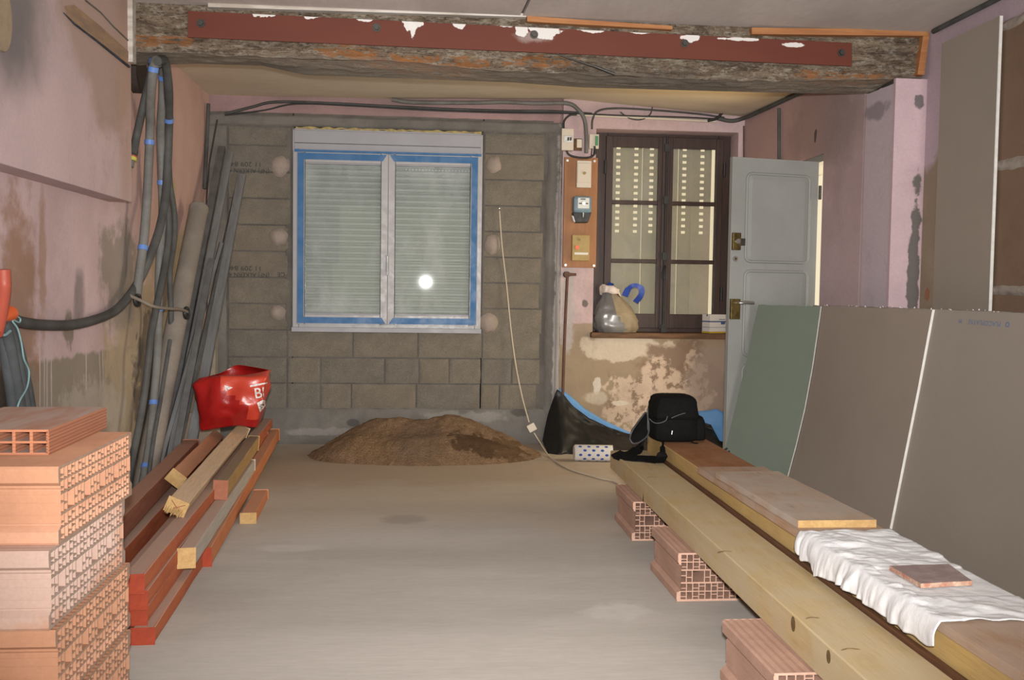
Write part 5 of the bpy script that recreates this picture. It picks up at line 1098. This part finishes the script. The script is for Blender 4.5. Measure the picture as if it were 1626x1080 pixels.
b = MB(); b.grid(clothfn, 70, 150); o = b.build('white_cloth', M['cloth'], origin=(CX0, CY0, CZ), thick=.0022, subsurf=0); tag(o, 'wrinkled white cotton cloth draped over the long plank', 'cloth')
b = MB(); p = [onZ(*q, .4145) for q in ((1405, 905), (1498, 901), (1536, 930), (1455, 935))]
p = [Vector((1.352, 2.69, .4145)), Vector((1.355, 2.515, .4145)), Vector((1.515, 2.535, .4145)), Vector((1.538, 2.70, .4145))]; n = 8; rim = []
for i in range(4):
    for j in range(n): q = p[i].lerp(p[(i+1) % 4], j/n); rim.append(q+Vector((.0022*nz(i, j, 3, 2.3), .0022*nz(j, i, 7, 1.7), 0)))
N = len(rim); up = Vector((0, 0, .013)); rt = [q+up+Vector((.0015*nz(i, 3, 1), .0015*nz(3, i, 1), 0)) for i, q in enumerate(rim)]
b.add(rim+rt, [tuple(range(N))], 1); b.add(rt, [tuple(range(N))], 0); b.add(rim+rt, [(i, (i+1) % N, N+(i+1) % N, N+i) for i in range(N)], 1)
o = b.build('floor_tile', [M['tile'], M['tile_edge']], origin=p[0]); tag(o, 'broken mauve floor tile with crumbly edge lying on the white cloth', 'tile')

# ---- black camera bag on the far end of the beams
kb = empty('camera_bag', (1.40, 5.38, .378)); tag(kb, 'black nylon shoulder bag with a flap lid sitting on the taller beam', 'bag'); ko = kb.location
KY0, KY1 = 5.27, 5.52
def rb_fn(x0, x1, y0, y1, z0, z1, taper=.85, bulge=.02, lean=0, nu=10, nv=10):
    bm_ = MB(); pts = {}
    N = 8
    def P(a, b_, c):  # a,b,c in [-1,1]
        k_ = 1-(1-taper)*(c+1)/2; s_ = (abs(a)**6+abs(b_)**6+abs(c)**6)**(1/6) or 1
        a2, b2, c2 = a/s_, b_/s_, c/s_; k2 = 1-(1-taper)*(c2+1)/2
        return Vector(((x0+x1)/2+a2*(x1-x0)/2*k2+lean*(c2+1)/2+.006*nz(a2*2, b2*2, c2*3), (y0+y1)/2+b2*(y1-y0)/2*k2-bulge*(1-a2*a2)*(1-c2*c2)*(1 if b_ < 0 else -1), (z0+z1)/2+c2*(z1-z0)/2))
    for ax, sg in ((0, 1), (0, -1), (1, 1), (1, -1), (2, 1), (2, -1)):
        def fn(u, v, ax=ax, sg=sg):
            q = [0, 0, 0]; q[ax] = sg; o_ = [i for i in range(3) if i != ax]; q[o_[0]] = 2*u-1; q[o_[1]] = 2*v-1; return P(*q)
        bm_.grid(fn, N, N)
    return bm_
rb_fn(1.265, 1.535, KY0, KY1, .378, .615, .86, .018).build('body', M['nylon'], kb, origin=ko)
rb_fn(1.262, 1.538, KY0-.018, KY1, .50, .640, .80, .012).build('lid', M['nylon'], kb, origin=ko)
rb_fn(1.50, 1.575, KY0+.02, KY1-.03, .385, .52, .8, .006).build('side_pocket', M['nylon'], kb, origin=ko)
b = MB(); pts_ = [onY(x, y, Y) for x, y, Y in ((1000, 697, 5.16), (1004, 684, 5.15), (1018, 664, 5.22), (1026, 655, 5.25), (1030, 672, 5.26), (1029, 690, 5.22), (1016, 702, 5.17), (1005, 704, 5.15))]
b.prism(pts_, (0, .03, 0)); fpp = b.build('open_side_flap', M['nylon'], kb, origin=ko, bevel=.006)
b = MB(); b.tube(smooth(pts_+[pts_[0]], 4), .0045, 6); b.build('flap_piping', M['piping'], fpp, origin=ko)
b = MB(); b.tube(smooth([onY(x, y, 5.235) for x, y in ((1029, 702), (1028.5, 675), (1028.5, 648))], 4), .0035, 6); b.tube(smooth([onY(x, y, 5.225) for x, y in ((1031, 665), (1038, 671), (1047, 672), (1057, 668), (1060, 661))], 4), .003, 6); b.tube(smooth([onY(x, y, 5.228) for x, y in ((1066, 664), (1078, 659), (1088, 656))], 4), .003, 6); b.build('piping', M['piping'], kb, origin=ko)
b = MB(); b.ribbon([onY(1067.5, 684, 5.243), onY(1066.5, 690, 5.24)], .005, .003, (1, 0, 0)); b.build('zip_pull', M['white'], kb, origin=ko)
b = MB(); b.tube(smooth([onY(x, y, 5.38) for x, y in ((1050, 640), (1053, 633), (1061, 631.5), (1069, 634), (1074, 642))], 4), .006, 8); b.build('grab_handle', M['nylon'], kb, origin=ko)
b = MB(); zt1 = .301
b.ribbon(smooth([onY(1022, 700, 5.25), onZ(1018, 708, .33), onZ(1003, 722, zt1), onZ(986, 724, zt1+.004), onZ(978, 720, zt1+.008)], 4), .060, .012, (.3, 1, .25))
b.ribbon(smooth([onZ(980, 722, zt1+.004), onZ(1000, 729, zt1), onZ(1025, 731, zt1), onZ(1045, 733, zt1)], 4), [.06]*4+[.085]*5+[.095]*4, .022, (.15, 1, .2))
b.ribbon(smooth([onY(1053, 702, 5.24), onY(1052, 712, 5.12), onY(1052, 722, 5.02), onZ(1046, 734, zt1+.004)], 4), [.012]*4+[.028]*4+[.055]*5, .012, (1, 0, 0)); b.build('shoulder_strap', M['nylon'], kb, origin=ko)
b = MB(); b.ribbon(smooth([onY(1094, 697, 5.25), onZ(1100, 703, .382), onZ(1108, 704, .381)], 4), .016, .004, (.3, 1, 0)); b.build('strap_end', M['nylon'], kb, origin=ko)
# ---- plasterboards leaning along the right wall
l1 = [(1303, 487), (1297, 530), (1289, 585), (1277, 650), (1264, 705), (1252, 750)]; l2 = [(1476, 491), (1466, 545), (1453, 615), (1438, 690), (1423, 765), (1408, 840)]
Y1, Y2 = 5.60, onX(1476, 491, 2.43).y
def prof(line, Y):
    p = [onY(x, y, Y) for x, y in line]; q = [(v.z, v.x) for v in p]; z0, x0_ = q[-1]; z1, x1_ = q[-2]; q.append((0, x0_-(x1_-x0_)/(z1-z0)*z0)); return q[::-1]
pr1, pr2 = prof(l1, Y1), prof(l2, Y2)
def board(y0, y1, dx, mat, label, ztop, wav=0, edge0=True, prf=None):
    e = empty('plasterboard', (2.25, y0, 0)); tag(e, label, 'plasterboard', 'plasterboards leaning along the right wall'); org = e.location; th = .013
    def X_(z, y): t = max(0, min(1, (Y1-y)/(Y1-Y2))); return lerp(pl(pr1, z), pl(pr2, z), t)+dx
    b = MB(); nz_ = 26; ny = 20
    def zt(y): return ztop+.004*nz(y*9, 0, dx*90)
    b.grid(lambda u, v: (lambda y: Vector((X_(v*zt(y), y), y, v*zt(y))))(lerp(y0, y1, u)), ny, nz_)
    b.grid(lambda u, v: (lambda y: Vector((X_(v*zt(y), y)+th, y, v*zt(y))))(lerp(y0, y1, u)), ny, nz_)
    b.grid(lambda u, v: Vector((X_(v*zt(y1), y1)+th*u, y1, v*zt(y1))), 1, nz_)
    b.build('paper_face', M[mat], e, origin=org)
    b = MB(); b.grid(lambda u, v: Vector((X_(v*zt(y0), y0)+th*u, y0, v*zt(y0))), 1, nz_, smooth=False)
    b.grid(lambda u, v: (lambda y: Vector((X_(zt(y), y)+th*v, y, zt(y)+.002*nz(u*60, v*3, dx*30))))(lerp(y0, y1, u)), 60, 2, m=1); b.build('cut_edge', [M['gypsum'], M[mat]], e, origin=org)
    rr2 = random.Random(label); b = MB()
    for i in range(int((y1-y0)*6)):
        y = rr2.uniform(y0+.02, y1-.02); s_ = rr2.uniform(.002, .006); c = Vector((X_(ztop, y)+th*rr2.random(), y, zt(y))); b.add([c+Vector((-s_, -s_, 0)), c+Vector((s_, -s_*.6, 0)), c+Vector((s_*.5, s_, 0)), c+Vector((rr2.uniform(-s_, s_), 0, s_*rr2.uniform(.8, 2.2)))], [(0, 1, 3), (1, 2, 3), (2, 0, 3)])
    o = b.build('torn_crumbs', M['gypsum'], e, origin=org); o['kind'] = 'stuff'
    return e, X_
YE = Y1+.62
ZT = 1.145
# extent of the green sheet from its far edge in view
yg = onX(1205, 481, 2.455).y
gl = empty('plasterboard', (2.0, 5.8, 0)); tag(gl, 'green moisture-resistant plasterboard leaning in front of the grey door', 'plasterboard', 'plasterboards leaning along the right wall')
far_ = [(1205, 481), (1196, 520), (1186, 570), (1175, 615), (1163, 665), (1150, 720)]; YF = 5.96
pf_ = prof(far_, YF)
def gfn(u, v, o=0.):
    z = v*ZT; z = z+.004*nz(u*9, 0, 2)*v; xa, xb = pl(pr1, z), pl(pf_, z); return Vector((lerp(xa, xb, u)+o*.8-.008*math.sin(PI*u), lerp(Y1, YF, u)+o*.55, z))
b = MB(); b.grid(lambda u, v: gfn(u, v), 16, 26); b.grid(lambda u, v: gfn(u, v, .0125), 16, 26); b.grid(lambda u, v: gfn(1, v, .0125*u), 1, 26); b.build('paper_face', M['pb_green'], gl, origin=gl.location)
b = MB(); b.grid(lambda u, v: gfn(0, v, .0125*u), 1, 26, smooth=False); b.grid(lambda u, v: gfn(u, 1, .0125*v), 16, 1, m=1); b.build('cut_edge', [M['gypsum'], M['pb_green']], gl, origin=gl.location)
board(Y2, 5.75, .0145, 'pb_brown', 'brownish plasterboard between the green sheet and the printed one', ZT+.004)
bd, X3 = board(2.3, 5.5, .029, 'pb_tan', 'nearest grey-beige plasterboard with faint blue print at its top edge', ZT+.004)
for k_ in range(2): board(2.35+.1*k_, 5.55+.1*k_, .0435+.0145*k_, 'pb_tan', ('plasterboard hidden directly behind the printed sheet, only its top edge showing', 'rearmost plasterboard of the leaning stack, only its top edge showing')[k_], ZT+.006)
# blue stamp, printed upside down along the top of the nearest sheet
def stamp_m(px, py):
    d = ray(px, py); lo, hi = 2.4, 6.0; p = None
    for i in range(60):
        m_ = (lo+hi)/2; p = CP+d*(m_/d.y)
        if p.x < X3(p.z, p.y)-.0008: lo = m_
        else: hi = m_
    return p
pa, pb = stamp_m(1604, 512), stamp_m(1505, 504); ex = (pb-pa).normalized(); n_ = Vector((-1, 0, .15)).normalized(); ey = n_.cross(ex).normalized()
SM = Matrix(((ex.x, ey.x, n_.x, pa.x), (ex.y, ey.y, n_.y, pa.y), (ex.z, ey.z, n_.z, pa.z), (0, 0, 0, 1)))
text('printed_stamp', 'O', .030, SM, M['blueink'], bd, bold=.001, sx=1.3); text('printed_stamp', 'PLACOPLATRE', .030, SM @ Matrix.Translation((.062, .002, 0)), M['blueink'], bd, sx=1.3); text('printed_stamp', 'M', .030, SM @ Matrix.Translation((.365, .002, 0)), M['blueink'], bd, sx=1.3)
# tall sheets standing flat on the right wall
for i, (dx, y0, y1, zt_, mat, lab) in enumerate(((.0, onX(1588, 25, 2.735).y, 5.06, onX(1588, 25, 2.735).z, 'pb_wall', 'tall plasterboard standing upright against the right wall'),)):
    e = empty('plasterboard', (2.735, y0, 0)); tag(e, lab, 'plasterboard')
    b = MB(); b.hexa([(2.738, y0, 0), (2.751, y0, 0), (2.751, y1, 0), (2.738, y1, 0), (2.735, y0, zt_), (2.748, y0, zt_), (2.748, y1, zt_), (2.735, y1, zt_)]); b.build('paper_face', M[mat], e, origin=e.location)
    b = MB(); b.hexa([(2.737, y0-.002, 0), (2.752, y0-.002, 0), (2.752, y0+.003, 0), (2.737, y0+.003, 0), (2.734, y0-.002, zt_), (2.749, y0-.002, zt_), (2.749, y0+.003, zt_), (2.734, y0+.003, zt_)]); b.build('gypsum_edge', M['gypsum'], e, origin=e.location)
# small black cap beside the door foot
b = MB(); c = Vector((1.635, 4.93, .385)); c = onY(1153, 717, 5.15); b.cyl(c-Vector((.02, 0, .016)), c+Vector((.012, 0, .010)), .015, 14); b.box(c.x-.03, c.y-.01, c.z-.02, c.x+.02, c.y+.01, c.z-.01); o = b.build('clamp_foot', M['black'], origin=c-Vector((0, 0, .02))); tag(o, 'small black clamp foot behind the reddish beam top, at the door', 'clamp')
